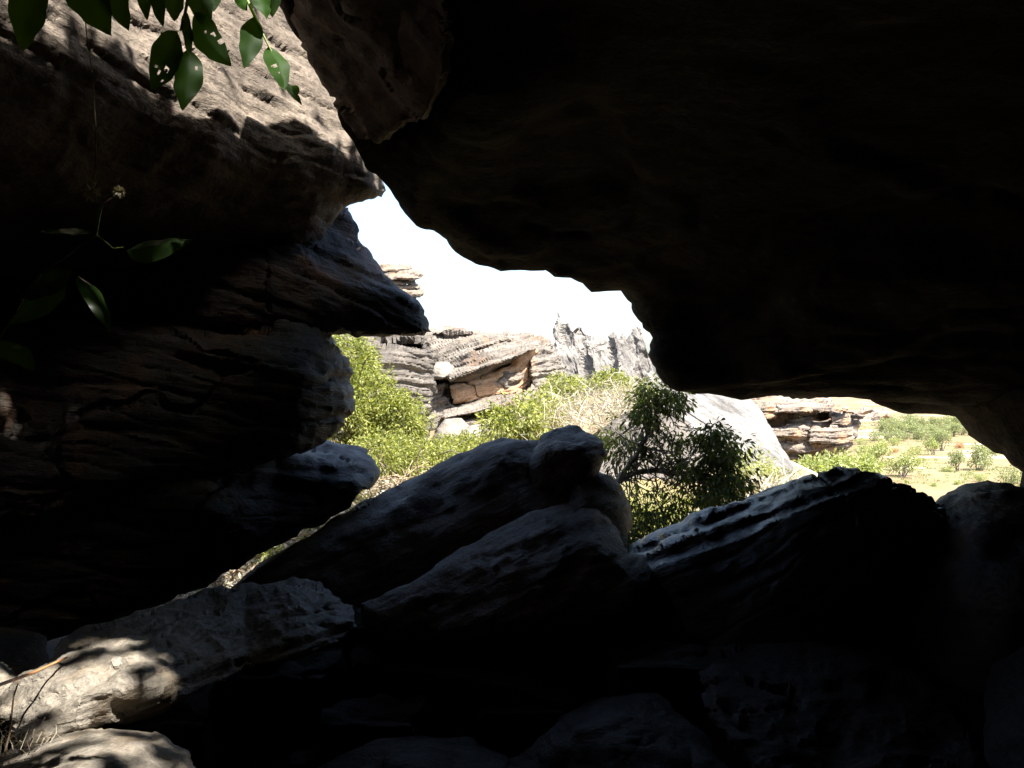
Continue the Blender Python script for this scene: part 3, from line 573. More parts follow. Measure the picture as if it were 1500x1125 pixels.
cl2 = rock('banded_cliff', 'banded cream cliff with a sheltered orange alcove under an overhanging bed', 'cliff',
     [(590, 480), (636, 476), (655, 474), (690, 480), (706, 484), (735, 486), (762, 488), (790, 492), (806, 496), (822, 520), (826, 600), (800, 660), (740, 690), (600, 700), (600, 560)],
     [(640, 480, 31.5), (760, 490, 31.5), (640, 530, 29.5), (730, 520, 28.4), (790, 510, 29.4), (660, 600, 28.4), (740, 610, 27.8), (640, 650, 27.6), (800, 620, 28.0), (820, 520, 31)],
     M_cliff2, T=5, r=0.4, step=1.6, bed=(-0.26, 0.05, 0.96), lam=0.42, amp=0.17, namp=0.2, nf=0.3, famp=0.12, ff=1.1, seed=70, jit=1.2, fine=0.04,
     recess=[([(652, 560), (690, 546), (740, 528), (780, 512), (778, 535), (782, 560), (770, 575), (735, 582), (700, 588), (665, 592), (648, 580)], 1.1, 7),
             ([(655, 622), (690, 608), (720, 602), (742, 606), (735, 620), (700, 632), (660, 636)], .8, 6),
             ([(630, 556), (650, 556), (664, 552), (660, 562), (636, 566)], 1.5, 3),
             ([(632, 488), (680, 487), (705, 488), (690, 492), (640, 495)], 0.5, 3), ([(690, 512), (745, 496), (752, 500), (700, 517)], 0.5, 3)])
rock('pale_block', None, None, [(629, 534), (645, 530), (658, 531), (665, 538), (662, 548), (650, 554), (630, 556)], [(630, 535, 28.6), (660, 535, 28.6), (645, 545, 28.0), (630, 556, 28.2)], M_pale, T=1.0, r=0.2, step=1.8, lam=.4, amp=.03, namp=.05, nf=1, famp=.04, ff=1, seed=71, jit=.7, parent=cl2)
rock('overhanging_bed', None, None, [(652, 548), (690, 538), (740, 518), (772, 503), (786, 500), (790, 505), (778, 513), (740, 529), (692, 546), (660, 556)], [(655, 548, 28.4), (785, 502, 28.9), (720, 530, 27.9), (670, 552, 28.0)],
     M_cliff2, T=1.6, r=0.15, step=1.6, bed=(-0.3, 0.05, 0.95), lam=.25, amp=.10, namp=.08, nf=1, famp=.05, ff=1.2, seed=72, jit=1, parent=cl2)
rock('alcove_wall', 'orange stained back wall of the alcove', None, [(660, 566), (700, 548), (735, 533), (774, 514), (786, 514), (786, 560), (770, 576), (730, 586), (698, 592), (664, 592)], [(670, 560, 28.6), (775, 525, 28.9), (775, 570, 28.5), (700, 584, 28.2), (730, 555, 28.4)], M_orange, T=1, r=0.3, step=1.6, bed=(-0.3, 0.05, 0.95), lam=.6, amp=.10, namp=.25, nf=.6, famp=.35, ff=.8, seed=73, jit=1, cut=.15, parent=cl2)
for k, (ol_, d0) in enumerate([([(648, 600), (700, 590), (760, 578), (785, 573), (790, 582), (740, 596), (690, 606), (650, 614)], 27.2), ([(645, 622), (680, 612), (720, 604), (728, 611), (690, 622), (648, 636)], 26.8), ([(742, 604), (776, 590), (800, 588), (806, 600), (770, 616), (745, 620)], 27.2)]):
    rock('rock_bed', None, None, ol_, [(ol_[0][0], ol_[0][1], d0 + .5), (ol_[3][0], ol_[3][1], d0 + .7), (ol_[-1][0], ol_[-1][1], d0 - .5), (ol_[4][0], ol_[4][1], d0 - .4)],
         M_cliff2, T=1.6, r=0.15, step=1.6, bed=(-0.3, 0.05, 0.95), lam=.25, amp=.10, namp=.08, nf=1, famp=.05, ff=1.2, seed=74 + k, jit=1, parent=cl2)
rock('fluted_cliff', 'pale fluted cliff with vertical ribs and jagged spires in the centre', 'cliff',
     [(760, 530), (782, 508), (796, 498), (806, 496), (809, 478), (813, 472), (816, 458), (820, 458), (824, 468), (834, 470), (840, 480), (846, 474), (856, 475), (860, 482), (872, 490), (884, 498), (893, 499), (898, 488), (905, 494), (912, 486), (918, 496), (926, 490), (933, 476), (940, 480), (948, 500), (956, 530), (975, 560), (1010, 620), (1000, 680), (780, 680), (760, 600)],
     [(x + (y - 500) * .13, y, 41.6 - (y - 460) * .028 + o * .55 + .25 * math.sin(x * 1.7 + y)) for x, o in ((768, .3), (784, -.5), (799, .5), (806, -.6), (818, -.4), (828, .6), (842, -.3), (852, .6), (866, -.5), (880, .3), (893, .9), (902, -.5), (920, -.2), (930, .6), (944, -.4), (962, .2)) for y in (470, 505, 545, 590, 670)],
     M_cliff3, T=5, r=0.25, step=1.7, bed=(1, 0.12, 0.14), lam=0.7, amp=0.14, namp=0.3, nf=0.25, famp=0.3, ff=0.9, seed=80, jit=1.5, fine=0.10, ang=.8, cut=.10)
rock('pale_slab', 'smooth glaring white rock slab slanting down to the right beneath the roof', 'rock slab',
     [(930, 600), (975, 560), (1010, 572), (1060, 580), (1098, 585), (1112, 600), (1122, 620), (1136, 644), (1150, 668), (1164, 692), (1174, 708), (1168, 730), (1100, 740), (1010, 720), (940, 680)],
     [(1000, 570, 26), (1090, 588, 26.5), (1170, 708, 22.0), (1080, 700, 20.5), (960, 640, 22), (1050, 640, 22.6)],
     M_slab, T=2.0, r=0.25, step=2.2, bed=(0.8, 0.1, 0.5), lam=1.0, amp=0.03, namp=0.15, nf=0.3, famp=0.04, ff=.6, seed=81, jit=1)
rock('grey_slope_rock', 'pale grey rock slope showing through the sparse dark tree', 'rock slab',
     [(870, 640), (920, 600), (970, 590), (1010, 620), (1030, 680), (1040, 740), (1000, 800), (900, 800), (860, 740)],
     [(950, 600, 18.5), (890, 650, 17.6), (1020, 680, 17.5), (950, 770, 14.8), (900, 760, 14.8)],
     M_cliff1, T=1.2, r=0.3, step=2.6, bed=(0.5, 0.1, 0.8), lam=0.5, amp=0.06, namp=0.15, nf=0.6, famp=0.08, ff=1, seed=82, jit=2)
cl4 = rock('blocky_cliff', 'far layered cliff of stacked tan blocks at right, beyond the white slab', 'cliff',
     [(1080, 570), (1180, 575), (1225, 588), (1240, 612), (1246, 620), (1250, 632), (1247, 646), (1236, 655), (1230, 664), (1224, 672), (1205, 680), (1180, 684), (1150, 684), (1120, 670), (1090, 640)],
     [(1100, 580, 62), (1225, 590, 64), (1248, 635, 62), (1180, 630, 59.5), (1120, 640, 60), (1180, 682, 61), (1220, 670, 62)],
     M_cliff4, T=10, r=0.8, step=1.5, bed=(0.02, 0, 1), lam=0.9, amp=0.5, namp=0.4, nf=0.15, famp=0.25, ff=0.4, seed=90, jit=1.2, fine=0.05,
     recess=[([(1118, 613), (1135, 606), (1165, 601), (1206, 602), (1222, 606), (1214, 618), (1190, 624), (1150, 624), (1118, 622)], 2.2, 5), ([(1135, 644), (1190, 638), (1192, 642), (1150, 650)], 1.4, 2), ([(1140, 660), (1210, 656), (1212, 660), (1150, 667)], 2, 2.5)])
for k, (x0, y0, x1, y1, d0) in enumerate([(1096, 588, 1140, 602, 60), (1094, 601, 1139, 614, 59.6), (1138, 592, 1196, 603, 58.6), (1184, 590, 1244, 602, 59.4), (1214, 604, 1247, 623, 60), (1243, 604, 1270, 613, 62.5), (1232, 598, 1284, 605, 61.5), (1240, 613, 1260, 627, 63),
                                          (1122, 624, 1188, 640, 58.4), (1184, 624, 1252, 650, 58.6), (1140, 648, 1224, 662, 59), (1146, 664, 1206, 673, 59.4)]):
    rock('rock_block', None, None, [(x0, y0 + 1), ((x0 + x1) / 2, y0), (x1 - 3, y0 + 1), (x1, y0 + 4), (x1 - 1, y1 - 3), (x1 - 5, y1), ((x0 + x1) / 2, y1 + 1), (x0 + 2, y1)],
         [(x0, y0, d0 + .7), (x1, y0, d0 + 1.8), (x0, y1, d0), (x1, y1, d0 + 1.0), ((x0 + x1) / 2, (y0 + y1) / 2, d0)], M_cliff4, T=3.5, r=0.25, step=1.5, lam=.35, amp=.22, namp=.15, nf=.4, famp=.15, ff=.6, seed=91 + k, jit=1.2, parent=cl4)
rock('distant_outcrop', 'small red streaked outcrop peeping past the end of the far layered cliff', 'outcrop',
     [(1260, 598), (1285, 597), (1302, 601), (1306, 606), (1302, 611), (1280, 614), (1262, 613)], [(1262, 600, 95), (1304, 604, 97), (1280, 612, 93)], M_cliff4, T=5, r=0.6, step=1.5, lam=.5, amp=.4, namp=.3, nf=.2, famp=.2, ff=.4, seed=110, jit=1)
for k, (ol_, d0, lab) in enumerate([([(640, 628), (652, 616), (676, 614), (690, 624), (688, 650), (640, 668), (632, 645)], 25.4, 'pale rounded boulder at the cliff foot, leftmost of three beside the bush'),
                                    ([(678, 632), (690, 622), (706, 620), (712, 640), (708, 668), (680, 664)], 25.0, 'pale squarish boulder in the middle of three at the cliff foot'),
                                    ([(706, 628), (714, 615), (728, 612), (742, 620), (748, 640), (740, 668), (706, 668)], 24.6, 'pale egg shaped boulder, rightmost of three at the cliff foot')]):
    c0 = np.mean(np.array(ol_), 0)
    rock('pale_boulder', lab, 'boulder', ol_, [(ol_[1][0], ol_[1][1], d0 + .4), (ol_[4][0], ol_[4][1], d0 + .2), (c0[0], c0[1], d0 - .3), (ol_[-1][0], ol_[-1][1], d0)], M_pale, T=0.6, r=0.35, step=2, lam=.4, amp=.02, namp=.08, nf=1.2, famp=.06, ff=1.2, seed=111 + k, jit=1, group='pale boulders at the cliff foot')

# ------------------------------------------------------------------ foliage helpers
def leaf_cloud(pos, axis, size, aspect=0.38, seed=0, face=None):
    """folded four-triangle leaves; pos (N,3), axis (N,3) unit, size (N,)"""
    rg = np.random.default_rng(seed); n = len(pos)
    up = rg.normal(size=(n, 3)) * 0.6 + np.array([0, 0, 0.6]) if face is None else face
    side = np.cross(axis, up); side /= np.linalg.norm(side, axis=1)[:, None] + 1e-9
    nor = np.cross(side, axis)
    w_ = size * aspect; s = size[:, None]; w2 = w_[:, None]
    base = pos; tip = pos + axis * s - np.array([0, 0, 1]) * s * 0.12; mid = pos + axis * s * 0.5
    l = mid + side * w2 * 0.5 + nor * w2 * 0.18; r_ = mid - side * w2 * 0.5 + nor * w2 * 0.18
    v = np.stack([base, l, mid, r_, tip], 1).reshape(-1, 3)
    k = np.arange(n)[:, None] * 5
    f = np.concatenate([k + np.array([[0, 2, 1]]), k + np.array([[0, 3, 2]]), k + np.array([[1, 2, 4]]), k + np.array([[2, 3, 4]])])
    rnd = np.repeat(rg.random(n), 5)
    return v, f, rnd
def clumps(blobs, per, size, seed, droop=0.3, shell=0.55, clump_r=2.2):
    """blobs: (centre, radii, n_clumps). Leaves gathered in clumps near the blob surface"""
    rg = np.random.default_rng(seed); pos = []; ax = []; sz = []
    for c, rad, n in blobs:
        d = rg.normal(size=(n, 3)); d /= np.linalg.norm(d, axis=1)[:, None]
        rr = shell + (1.08 - shell) * rg.random(n) ** 0.7
        cc = np.array(c) + d * np.array(rad) * rr[:, None]
        k = rg.integers(int(per * 0.5), int(per * 1.5) + 1, n)
        o = np.repeat(np.arange(n), k)
        off = rg.normal(size=(len(o), 3)); off /= np.linalg.norm(off, axis=1)[:, None]
        p = cc[o] + off * (rg.random(len(o)) ** 0.5 * size * clump_r)[:, None]
        a = off * 0.7 + d[o] * 0.5 + rg.normal(size=off.shape) * 0.35; a[:, 2] -= droop
        a /= np.linalg.norm(a, axis=1)[:, None]
        pos.append(p); ax.append(a); sz.append(size * rg.uniform(.6, 1.3, len(o)))
    return np.concatenate(pos), np.concatenate(ax), np.concatenate(sz)
def tube(pts, rad, n=7):
    pts = np.array(pts, float); rad = np.array(rad, float); v = []; f = []
    for i, p in enumerate(pts):
        t = pts[min(i + 1, len(pts) - 1)] - pts[max(i - 1, 0)]; t /= np.linalg.norm(t) + 1e-9
        a = np.cross(t, [0.3, 0.9, 0.2]); a /= np.linalg.norm(a) + 1e-9; b = np.cross(t, a)
        for k in range(n):
            an = 2 * math.pi * k / n; v.append(p + rad[i] * (math.cos(an) * a + math.sin(an) * b))
    for i in range(len(pts) - 1):
        for k in range(n):
            f.append([i * n + k, i * n + (k + 1) % n, (i + 1) * n + (k + 1) % n, (i + 1) * n + k])
    return np.array(v), np.array(f)
def bend(a, b, k=6, wob=0.08, seed=0):
    rg = np.random.default_rng(seed); a = np.array(a, float); b = np.array(b, float); L_ = np.linalg.norm(b - a)
    t = np.linspace(0, 1, k)[:, None]; p = a + (b - a) * t
    w_ = rg.normal(size=(k, 3)) * wob * L_; w_[0] = 0; w_[-1] = 0
    return p + w_
def join(parts):
    V = []; Fs = []; R = []; o = 0
    for p in parts:
        V.append(p[0]); Fs.append(p[1] + o); o += len(p[0])
        if len(p) > 2: R.append(p[2])
    return (np.concatenate(V), np.concatenate(Fs)) + ((np.concatenate(R),) if R else ())
def pb(px, py, d, rx, ry, rd, n):                      # blob given by where it sits and its real radii
    return (tuple(P(px, py, d)), (rx * d / F, rd, ry * d / F), n)
def plant(name, label, cat, base, blobs, leafsize, per, mat, stems, seed, droop=0.3, aspect=0.4, group=None, crown='crown', trunk='trunk', bark=None, shell=.55, clump_r=2.2, cull=None):
    root = empty(name, base); tag(root, label, cat, group)
    p, a, s = clumps(blobs, per, leafsize, seed, droop, shell, clump_r)
    if cull is not None:
        k = cull(p); p, a, s = p[k], a[k], s[k]
    v, f, rnd = leaf_cloud(p, a, s, aspect, seed)
    place(crown, v, f, mat, root, smooth=False, attr=rnd)
    tv = join([tube(q, r_) for q, r_ in stems])
    place(trunk, tv[0], tv[1], bark or M_bark, root)
    return root
def stems_to(base, blobs, r0, seed, n=3):
    rg = np.random.default_rng(seed); out = []
    base = np.array(base, float)
    for c, rad, _ in blobs:
        c = np.array(c)
        q = bend(base - [0, 0, .1], c, 7, 0.05, seed + len(out)); out.append((q, np.linspace(r0, r0 * .35, 7)))
        for k in range(n):
            e = c + rg.normal(size=3) * np.array(rad) * 0.55
            out.append((bend(q[4], e, 5, 0.07, seed + 7 * k + len(out)), np.linspace(r0 * .4, r0 * .1, 5)))
    return out

# ------------------------------------------------------------------ bushes and trees on the slope
def gbase(px, d):
    x = (px - CX) / F * d; return (x, d, gz(x, d))
b = [pb(505, 540, 13.5, 42, 60, .6, 150), pb(540, 590, 13.2, 50, 48, .6, 150), pb(500, 620, 12.8, 55, 60, .7, 150), pb(580, 620, 13.2, 40, 42, .6, 130), pb(470, 560, 13.6, 40, 60, .6, 60)]
bs = gbase(530, 13.3)
plant('leafy_bush', 'tall bright yellow-green leafy bush between the dark left rocks and the cliff', 'bush', bs, b, 0.062, 44, M_lbush, stems_to(bs, b, .05, 3), 31)
b = [pb(560, 680, 11.2, 60, 38, .6, 130), pb(620, 672, 12.5, 60, 28, .6, 130), pb(515, 728, 10.4, 50, 30, .5, 110), pb(680, 660, 14, 45, 20, .5, 90)]
bs = gbase(590, 11.5)
plant('low_bush', 'low spreading green bush along the upper edge of the sloping slab', 'bush', bs, b, 0.056, 42, M_lbush, stems_to(bs, b, .03, 4), 32)
for k, (px, py, d, rx, ry, lab) in enumerate([(755, 612, 22, 36, 26, 'green shrub at the foot of the banded cliff beside the pale boulders'), (800, 600, 24, 30, 26, 'green shrub among dry stems below the fluted cliff'),
        (826, 568, 28, 22, 17, 'small bright shrub against the base of the fluted cliff, left one'), (893, 560, 29, 20, 12, 'small bright shrub against the base of the fluted cliff, right one'), (930, 585, 25, 24, 22, 'green shrub behind the upper leaves of the dark tree'), (965, 745, 12.5, 60, 30, 'green shrub seen through the lower branches of the dark tree')]):
    b = [pb(px, py, d, rx, ry, .7, 60), pb(px - rx * .6, py + ry * .5, d - .3, rx * .7, ry * .7, .5, 40), pb(px + rx * .6, py + ry * .4, d, rx * .7, ry * .7, .5, 40)]
    bs = gbase(px, d)
    plant('hillside_shrub', lab, 'shrub', bs, b, 0.13 if k < 5 else .07, 18, M_lbush if k in (0, 2, 3, 5) else M_shrub, stems_to(bs, b, .03, 40 + k), 40 + k, group='shrubs on the slope below the cliffs')
for k, (px, py, d, rx, ry, lab) in enumerate([(1105, 690, 14.5, 26, 26, 'bright shrub in front of the white slab, nearer the dark tree'), (1140, 708, 15.5, 24, 14, 'low bright shrub at the foot of the white slab above the ridged boulder')]):
    b = [pb(px, py, d, rx, ry, .4, 55), pb(px + rx * .5, py + ry * .7, d - .3, rx * .8, ry * .6, .4, 45), pb(px - rx * .6, py + ry * .8, d - .3, rx * .8, ry * .6, .4, 45)]
    bs = gbase(px, d)
    plant('hillside_shrub', lab, 'shrub', bs, b, 0.075, 18, M_shrub, stems_to(bs, b, .02, 50 + k), 50 + k, group='shrubs beside the white slab')
for k, (px, py, d, rx, ry, lab) in enumerate([(1225, 680, 46, 22, 9, 'grey-green shrub just above the peak of the ridged boulder'), (1260, 682, 48, 18, 8, 'pale green shrub right of the peak of the ridged boulder'), (1190, 686, 45, 16, 7, 'dark shrub under the foot of the far layered cliff')]):
    b = [pb(px, py, d, rx, ry, .9, 45), pb(px + rx * .5, py + ry * .5, d - .3, rx * .7, ry * .7, .6, 30), pb(px - rx * .5, py + ry * .5, d - .3, rx * .7, ry * .7, .6, 30)]
    bs = gbase(px, d)
    plant('ledge_shrub', lab, 'shrub', bs, b, 0.24, 14, M_plain_t, stems_to(bs, b, .05, 55 + k), 55 + k, group='shrubs below the far layered cliff')
# dark tree
D0 = 9.0
b = [pb(955, 580, D0, 22, 20, .3, 26), pb(985, 585, D0, 26, 16, .3, 26), pb(945, 610, D0, 24, 14, .3, 16),
     pb(1035, 640, D0 - .2, 22, 20, .3, 22), pb(1060, 665, D0 - .2, 34, 28, .4, 42), pb(1070, 705, D0 - .3, 34, 32, .4, 34), pb(1030, 725, D0 - .3, 50, 45, .5, 56), pb(960, 760, D0 - .2, 52, 40, .5, 60), pb(1010, 690, D0, 40, 26, .4, 26),
     pb(930, 660, D0 + .2, 60, 55, .5, 26), pb(900, 640, D0 + .3, 30, 30, .4, 10), pb(975, 640, D0 + .2, 40, 36, .4, 16), pb(915, 790, D0 - .3, 30, 30, .4, 40)]
bs = (P(905, 760, D0).x, D0, gz(P(905, 760, D0).x, D0))
st = []
def pxl(*pts): return np.array([P(*p) for p in pts])
st.append((np.concatenate([[np.array(bs) - [0, 0, .15]], pxl((890, 740, D0), (905, 705, D0), (930, 692, D0), (960, 689, D0), (990, 694, D0), (1030, 690, D0), (1060, 680, D0))]), np.array([.05, .045, .038, .03, .026, .022, .016, .008])))
st.append((pxl((905, 705, D0), (915, 690, D0), (928, 672, D0), (940, 655, D0), (955, 620, D0), (965, 590, D0)), [.03, .026, .022, .018, .013, .006]))
st.append((pxl((890, 650, D0 + .1), (905, 640, D0 + .1), (930, 622, D0 + .1), (950, 615, D0 + .1)), [.014, .012, .009, .005]))
rg = np.random.default_rng(5)
for c, rad, n in b:
    for k in range(9):
        e = np.array(c) + rg.normal(size=3) * np.array(rad) * .6
        s0 = st[k % 2][0][rg.integers(2, 6)]
        if np.linalg.norm(e - s0) < 0.9: st.append((bend(s0, e, 6, 0.06, k), np.linspace(.008, .002, 6)))
plant('dark_tree', 'dark leaved tree with a bent bare branch standing before the pale rock', 'tree', bs, b, 0.066, 26, M_dtree, st, 77, droop=0.9, aspect=0.34, shell=.15, clump_r=1.7)
# dry stems / tangle below fluted cliff
def stalks(name, label, cat, spots, n, hgt, mat, seed, kind='stuff', wid=.012, dj=1.0):
    rg = np.random.default_rng(seed); parts = []; R = []
    sp = np.array(spots, float)
    for k in range(n):
        c = sp[rg.integers(len(sp))]
        px = c[0] + rg.normal() * c[3]; d = c[2] + rg.normal() * dj
        p0 = np.array(P(px, c[1] + rg.normal() * c[4], d)); L_ = hgt * rg.uniform(.4, 1.2)
        di = rg.normal(size=3) * .7 + [0, 0, .55]; di /= np.linalg.norm(di)
        p1 = p0 + di * L_ * .5; p2 = p1 + (di * .6 + rg.normal(size=3) * .5 - [0, 0, .35]) * L_ * .5
        sd_ = np.cross(di, rg.normal(size=3)); sd_ /= np.linalg.norm(sd_); w_ = wid * rg.uniform(.5, 1.3)
        parts.append((np.array([p0 - sd_ * w_, p0 + sd_ * w_, p1 + sd_ * w_, p1 - sd_ * w_, p2 + sd_ * w_ * .3, p2 - sd_ * w_ * .3]), np.array([[0, 1, 2, 3], [3, 2, 4, 5]])))
        R += [rg.random()] * 6
    v, f = join(parts)
    o = place(name, v, f, mat, smooth=False, attr=R); tag(o, label, cat, kind=kind); return o
stalks('dry_grass', 'tangle of pale dry stems on the slope below the fluted cliff', 'dry grass', [(850, 604, 23, 30, 14), (905, 585, 23, 30, 9), (870, 620, 20, 40, 14), (930, 605, 20, 25, 16)], 2000, .6, M_dry, 8, wid=.007)
stalks('grass_patch', 'bright dry grass at the foot of the white slab', 'dry grass', [(1120, 720, 13, 30, 8), (1080, 735, 12, 30, 10), (1150, 712, 16, 18, 5)], 900, .4, M_dry, 9, wid=.01)
# leaf litter and twigs in the gap between the left rocks and the slab
def litter():
    rg = np.random.default_rng(12); n = 7000
    t = rg.random(n); y = 6.8 + t * 4.0; x = y * (-.346 + (y - 8) * .1) + rg.normal(size=n) * .35
    z = ground_z(np.stack([x, y], 1)) + rg.random(n) * .10
    ax = rg.normal(size=(n, 3)); ax[:, 2] *= .5; ax /= np.linalg.norm(ax, axis=1)[:, None]
    l1 = leaf_cloud(np.stack([x, y, z], 1), ax, rg.uniform(.04, .10, n), .45, 3)
    v, f, r_ = l1
    o = place('leaf_litter', v, f, M_dry, smooth=False, attr=r_); tag(o, 'strip of dry leaf litter in the gap left of the sloping slab', 'leaf litter', kind='stuff')
    parts = []
    for k in range(160):
        t = rg.random(); y = 7 + t * 3.4; x = y * (-.346 + (y - 8) * .1) + rg.normal() * .3; z = gz(x, y) + .06 + rg.random() * .1
        di = rg.normal(size=3); di[2] = abs(di[2]) * .5; di /= np.linalg.norm(di)
        q = bend((x, y, z), np.array([x, y, z]) + di * rg.uniform(.2, .6), 5, .12, k); parts.append(tube(q, np.linspace(.010, .004, 5), 5))
    v, f = join(parts); o = place('fallen_twigs', v, f, M_twig); tag(o, 'tangle of fallen twigs lying in the leaf litter', 'twigs', kind='stuff')
litter()
stalks('green_tufts', 'green grass tufts sprouting through the leaf litter', 'grass', [(450, 778, 9.1, 25, 8), (390, 810, 8.6, 12, 6), (520, 738, 9.8, 30, 8)], 420, .22, M_shrub, 14, wid=.008, dj=.3)

# ------------------------------------------------------------------ trees on the plain
def plain_spot(px, py):
    d = -(PLAIN - CAMZ) * F / (py - CY); x = (px - CX) / F * d; return x, d
def plain_proto(kind, seed):
    rg = np.random.default_rng(seed)
    if kind == 'bush':
        bl = [((0, 0, .45), (.55, .55, .42), 40), ((.3, .1, .35), (.4, .4, .33), 26), ((-.3, 0, .35), (.4, .4, .33), 26)]; r0 = .02
    else:
        bl = [((rg.normal() * .27, rg.normal() * .22, .62 + rg.normal() * .15), (rg.uniform(.12, .30), .24, rg.uniform(.08, .2)), 13) for k in range(8)]; r0 = .03
    base = (0, 0, 0)
    st = stems_to((0, 0, 0), [(c, r_, n) for c, r_, n in bl], r0 * .8, seed, 2)
    if kind != 'bush': st = [(np.concatenate([[[0, 0, -.05]], q[1:]]) if i % 3 == 0 else q, r_) for i, (q, r_) in enumerate(st)]
    p, a, s = clumps(bl, 12, .085, seed, .2, .3, 1.6)
    return leaf_cloud(p, a, s, .6, seed), join([tube(q, r_, 5) for q, r_ in st])
PROTO = {}
def plain_tree(px, py, hpx, wide, kind, mat, label, name='plain_tree', group=None, var=0, cat='tree'):
    key = (kind, var, mat.name)
    if key not in PROTO:
        (v, f, r_), (tv, tf) = plain_proto(kind, 200 + var)
        PROTO[key] = (mesh('crown', v, f, mat, False, r_), mesh('trunk', tv, tf, M_bark))
    x, d = plain_spot(px, py); h = 1.2 * hpx / F * d
    root = empty(name, (x, d, gz(x, d) - .02)); root.rotation_euler = (0, 0, random.uniform(0, 6.28)); root.scale = (h * wide, h * wide, h)
    tag(root, label, cat, group)
    for nm, me in zip(('crown', 'trunk'), PROTO[key]):
        o = bpy.data.objects.new(nm, me); COL.objects.link(o); o.parent = root
G = 'scattered trees on the plain'
for a_ in [(1282, 687, 40, .75, 'tree', M_plain_t, 'slender forked tree on the plain, nearest the ridged boulder peak', 0), (1324, 698, 32, 1.0, 'tree', M_plain_t, 'round crowned green tree on the plain casting a shadow to its left', 1),
           (1402, 690, 25, .8, 'tree', M_plain_g, 'small dark stemmed tree left of the grey-green pair on the plain', 2), (1436, 689, 33, .9, 'tree', M_plain_g, 'grey-green pale stemmed tree on the plain near the right rock edge', 3),
           (1368, 667, 20, .8, 'tree', M_plain_t, 'thin tree in front of the sandy strip on the plain', 4), (1381, 660, 24, .8, 'tree', M_plain_g, 'tree on the sandy strip at the grove edge', 2), (1452, 672, 16, .9, 'tree', M_plain_g, 'far tree touching the sloping right rock edge', 1)]:
    plain_tree(*a_[:7], group=G, var=a_[7])
G = 'bushes on the plain'
for a_ in [(1482, 708, 27, .9, 'bushy grey-green shrub on the plain at the right edge', M_plain_g), (1437, 705, 12, 1.2, 'low bush on the plain above the round boulder', M_plain_t), (1341, 667, 14, .8, 'upright bush on the plain left of the thin tree', M_plain_t),
           (1311, 653, 13, 1.1, 'lime green bush at the left end of the grove', M_plain_t), (1311, 662, 7, 1.4, 'russet bush on bare ground below the grove', M_red_b), (1290, 687, 12, .8, 'small bush right of the slender forked tree', M_plain_t),
           (1387, 691, 7, 1.8, 'flat bush between the round tree and the dark stemmed tree', M_plain_t), (1403, 709, 7, 1.3, 'tiny tuft on the plain just left of the round boulder', M_plain_t), (1368, 711, 6, 1.4, 'tiny tuft on the plain above the gap between the boulders', M_plain_t),
           (1405, 657, 9, 1.3, 'russet bush at the right end of the sandy strip', M_red_b), (1262, 652, 10, 1.3, 'pale bush on the plain right beside the far cliff', M_plain_t), (1258, 662, 8, 1.5, 'low bush under the end of the far cliff', M_plain_g), (1350, 676, 6, 1.7, 'flat bush below the upright bush on the plain', M_plain_t)]:
    plain_tree(a_[0], a_[1], a_[2], a_[3], 'bush', a_[5], a_[4], name='plain_bush', group=G, cat='bush', var=0)
rg = np.random.default_rng(33); n_ = 2600                # low scrub and tussocks between the trees
d_ = 150 + 420 * rg.random(n_) ** 1.3; x_ = d_ * rg.uniform(.36, .62, n_)
m_ = fbm(np.stack([x_ / 22, d_ / 40, 0 * x_], 1), 3, 4) > -.12; d_, x_ = d_[m_], x_[m_]
z_ = ground_z(np.stack([x_, d_], 1)); cc_ = np.stack([x_, d_, z_], 1)
k_ = np.repeat(np.arange(len(cc_)), 9); hh_ = rg.uniform(.25, .8, len(cc_))
off_ = rg.normal(size=(len(k_), 3)) * [.5, .5, 0]; ax_ = off_ * .8 + rg.normal(size=off_.shape) * .4 + [0, 0, .8]; ax_ /= np.linalg.norm(ax_, axis=1)[:, None]
v, f, r_ = leaf_cloud(cc_[k_] + off_ * hh_[k_][:, None], ax_, hh_[k_] * rg.uniform(.7, 1.3, len(k_)), .5, 5)
tag(place('plain_scrub', v, f, M_plain_g, smooth=False, attr=r_), 'low scrub and tussocks scattered over the plain', 'scrub', kind='stuff')
rg = np.random.default_rng(3)
for k in range(34):
    px = 1288 + (k % 12) * 11 + rg.normal() * 3; py = 628 + (k // 12) * 9 + rg.normal() * 1.5
    if px > 1420: px -= 60
    plain_tree(px, py, rg.uniform(13, 19), rg.uniform(.8, 1.15), 'tree' if k % 3 else 'bush', M_plain_g, 'grey-green tree in the dense grove across the plain', name='grove_tree', group='grove across the plain', var=k % 5)

# ------------------------------------------------------------------ tree above the left gap: crown overhead, leaves hanging into the top left
def plane(a, b_, c): n = (b_ - a).cross(c - a).normalized(); return a, n
def ray_px(p, pl):                                        # where the shadow of p falls on a plane, as a picture position
    a, n = pl; s = np.array(SUN); n = np.array(n); t = ((p - np.array(a)) @ n) / (s @ n)
    return PX(p - t[:, None] * s)
PL_A = plane(P(0, 60, 3.6), P(300, 100, 4.65), P(520, 200, 5.75))
PL_B3 = plane(P(60, 980, 2.75), P(210, 965, 2.78), P(120, 1020, 2.5))
PL_B4 = plane(P(120, 1120, 2.12), P(250, 1150, 2.15), P(100, 1078, 2.45))
PL_C = plane(P(0, 600, 4.3), P(60, 560, 4.4), P(40, 680, 4.3))
LIT_A = [(-60, -200), (420, -200), (545, 215), (566, 268), (520, 248), (440, 212), (365, 172), (352, 206), (275, 176), (215, 135), (160, 92), (100, 100), (40, 95), (-60, 60)]
LIT_B3 = [(5, 1010), (90, 955), (140, 980), (195, 952), (215, 970), (222, 995), (150, 1045), (100, 1075), (30, 1080)]
LIT_B4 = [(-60, 1130), (60, 1085), (130, 1078), (220, 1088), (280, 1130), (200, 1180), (-60, 1250)]
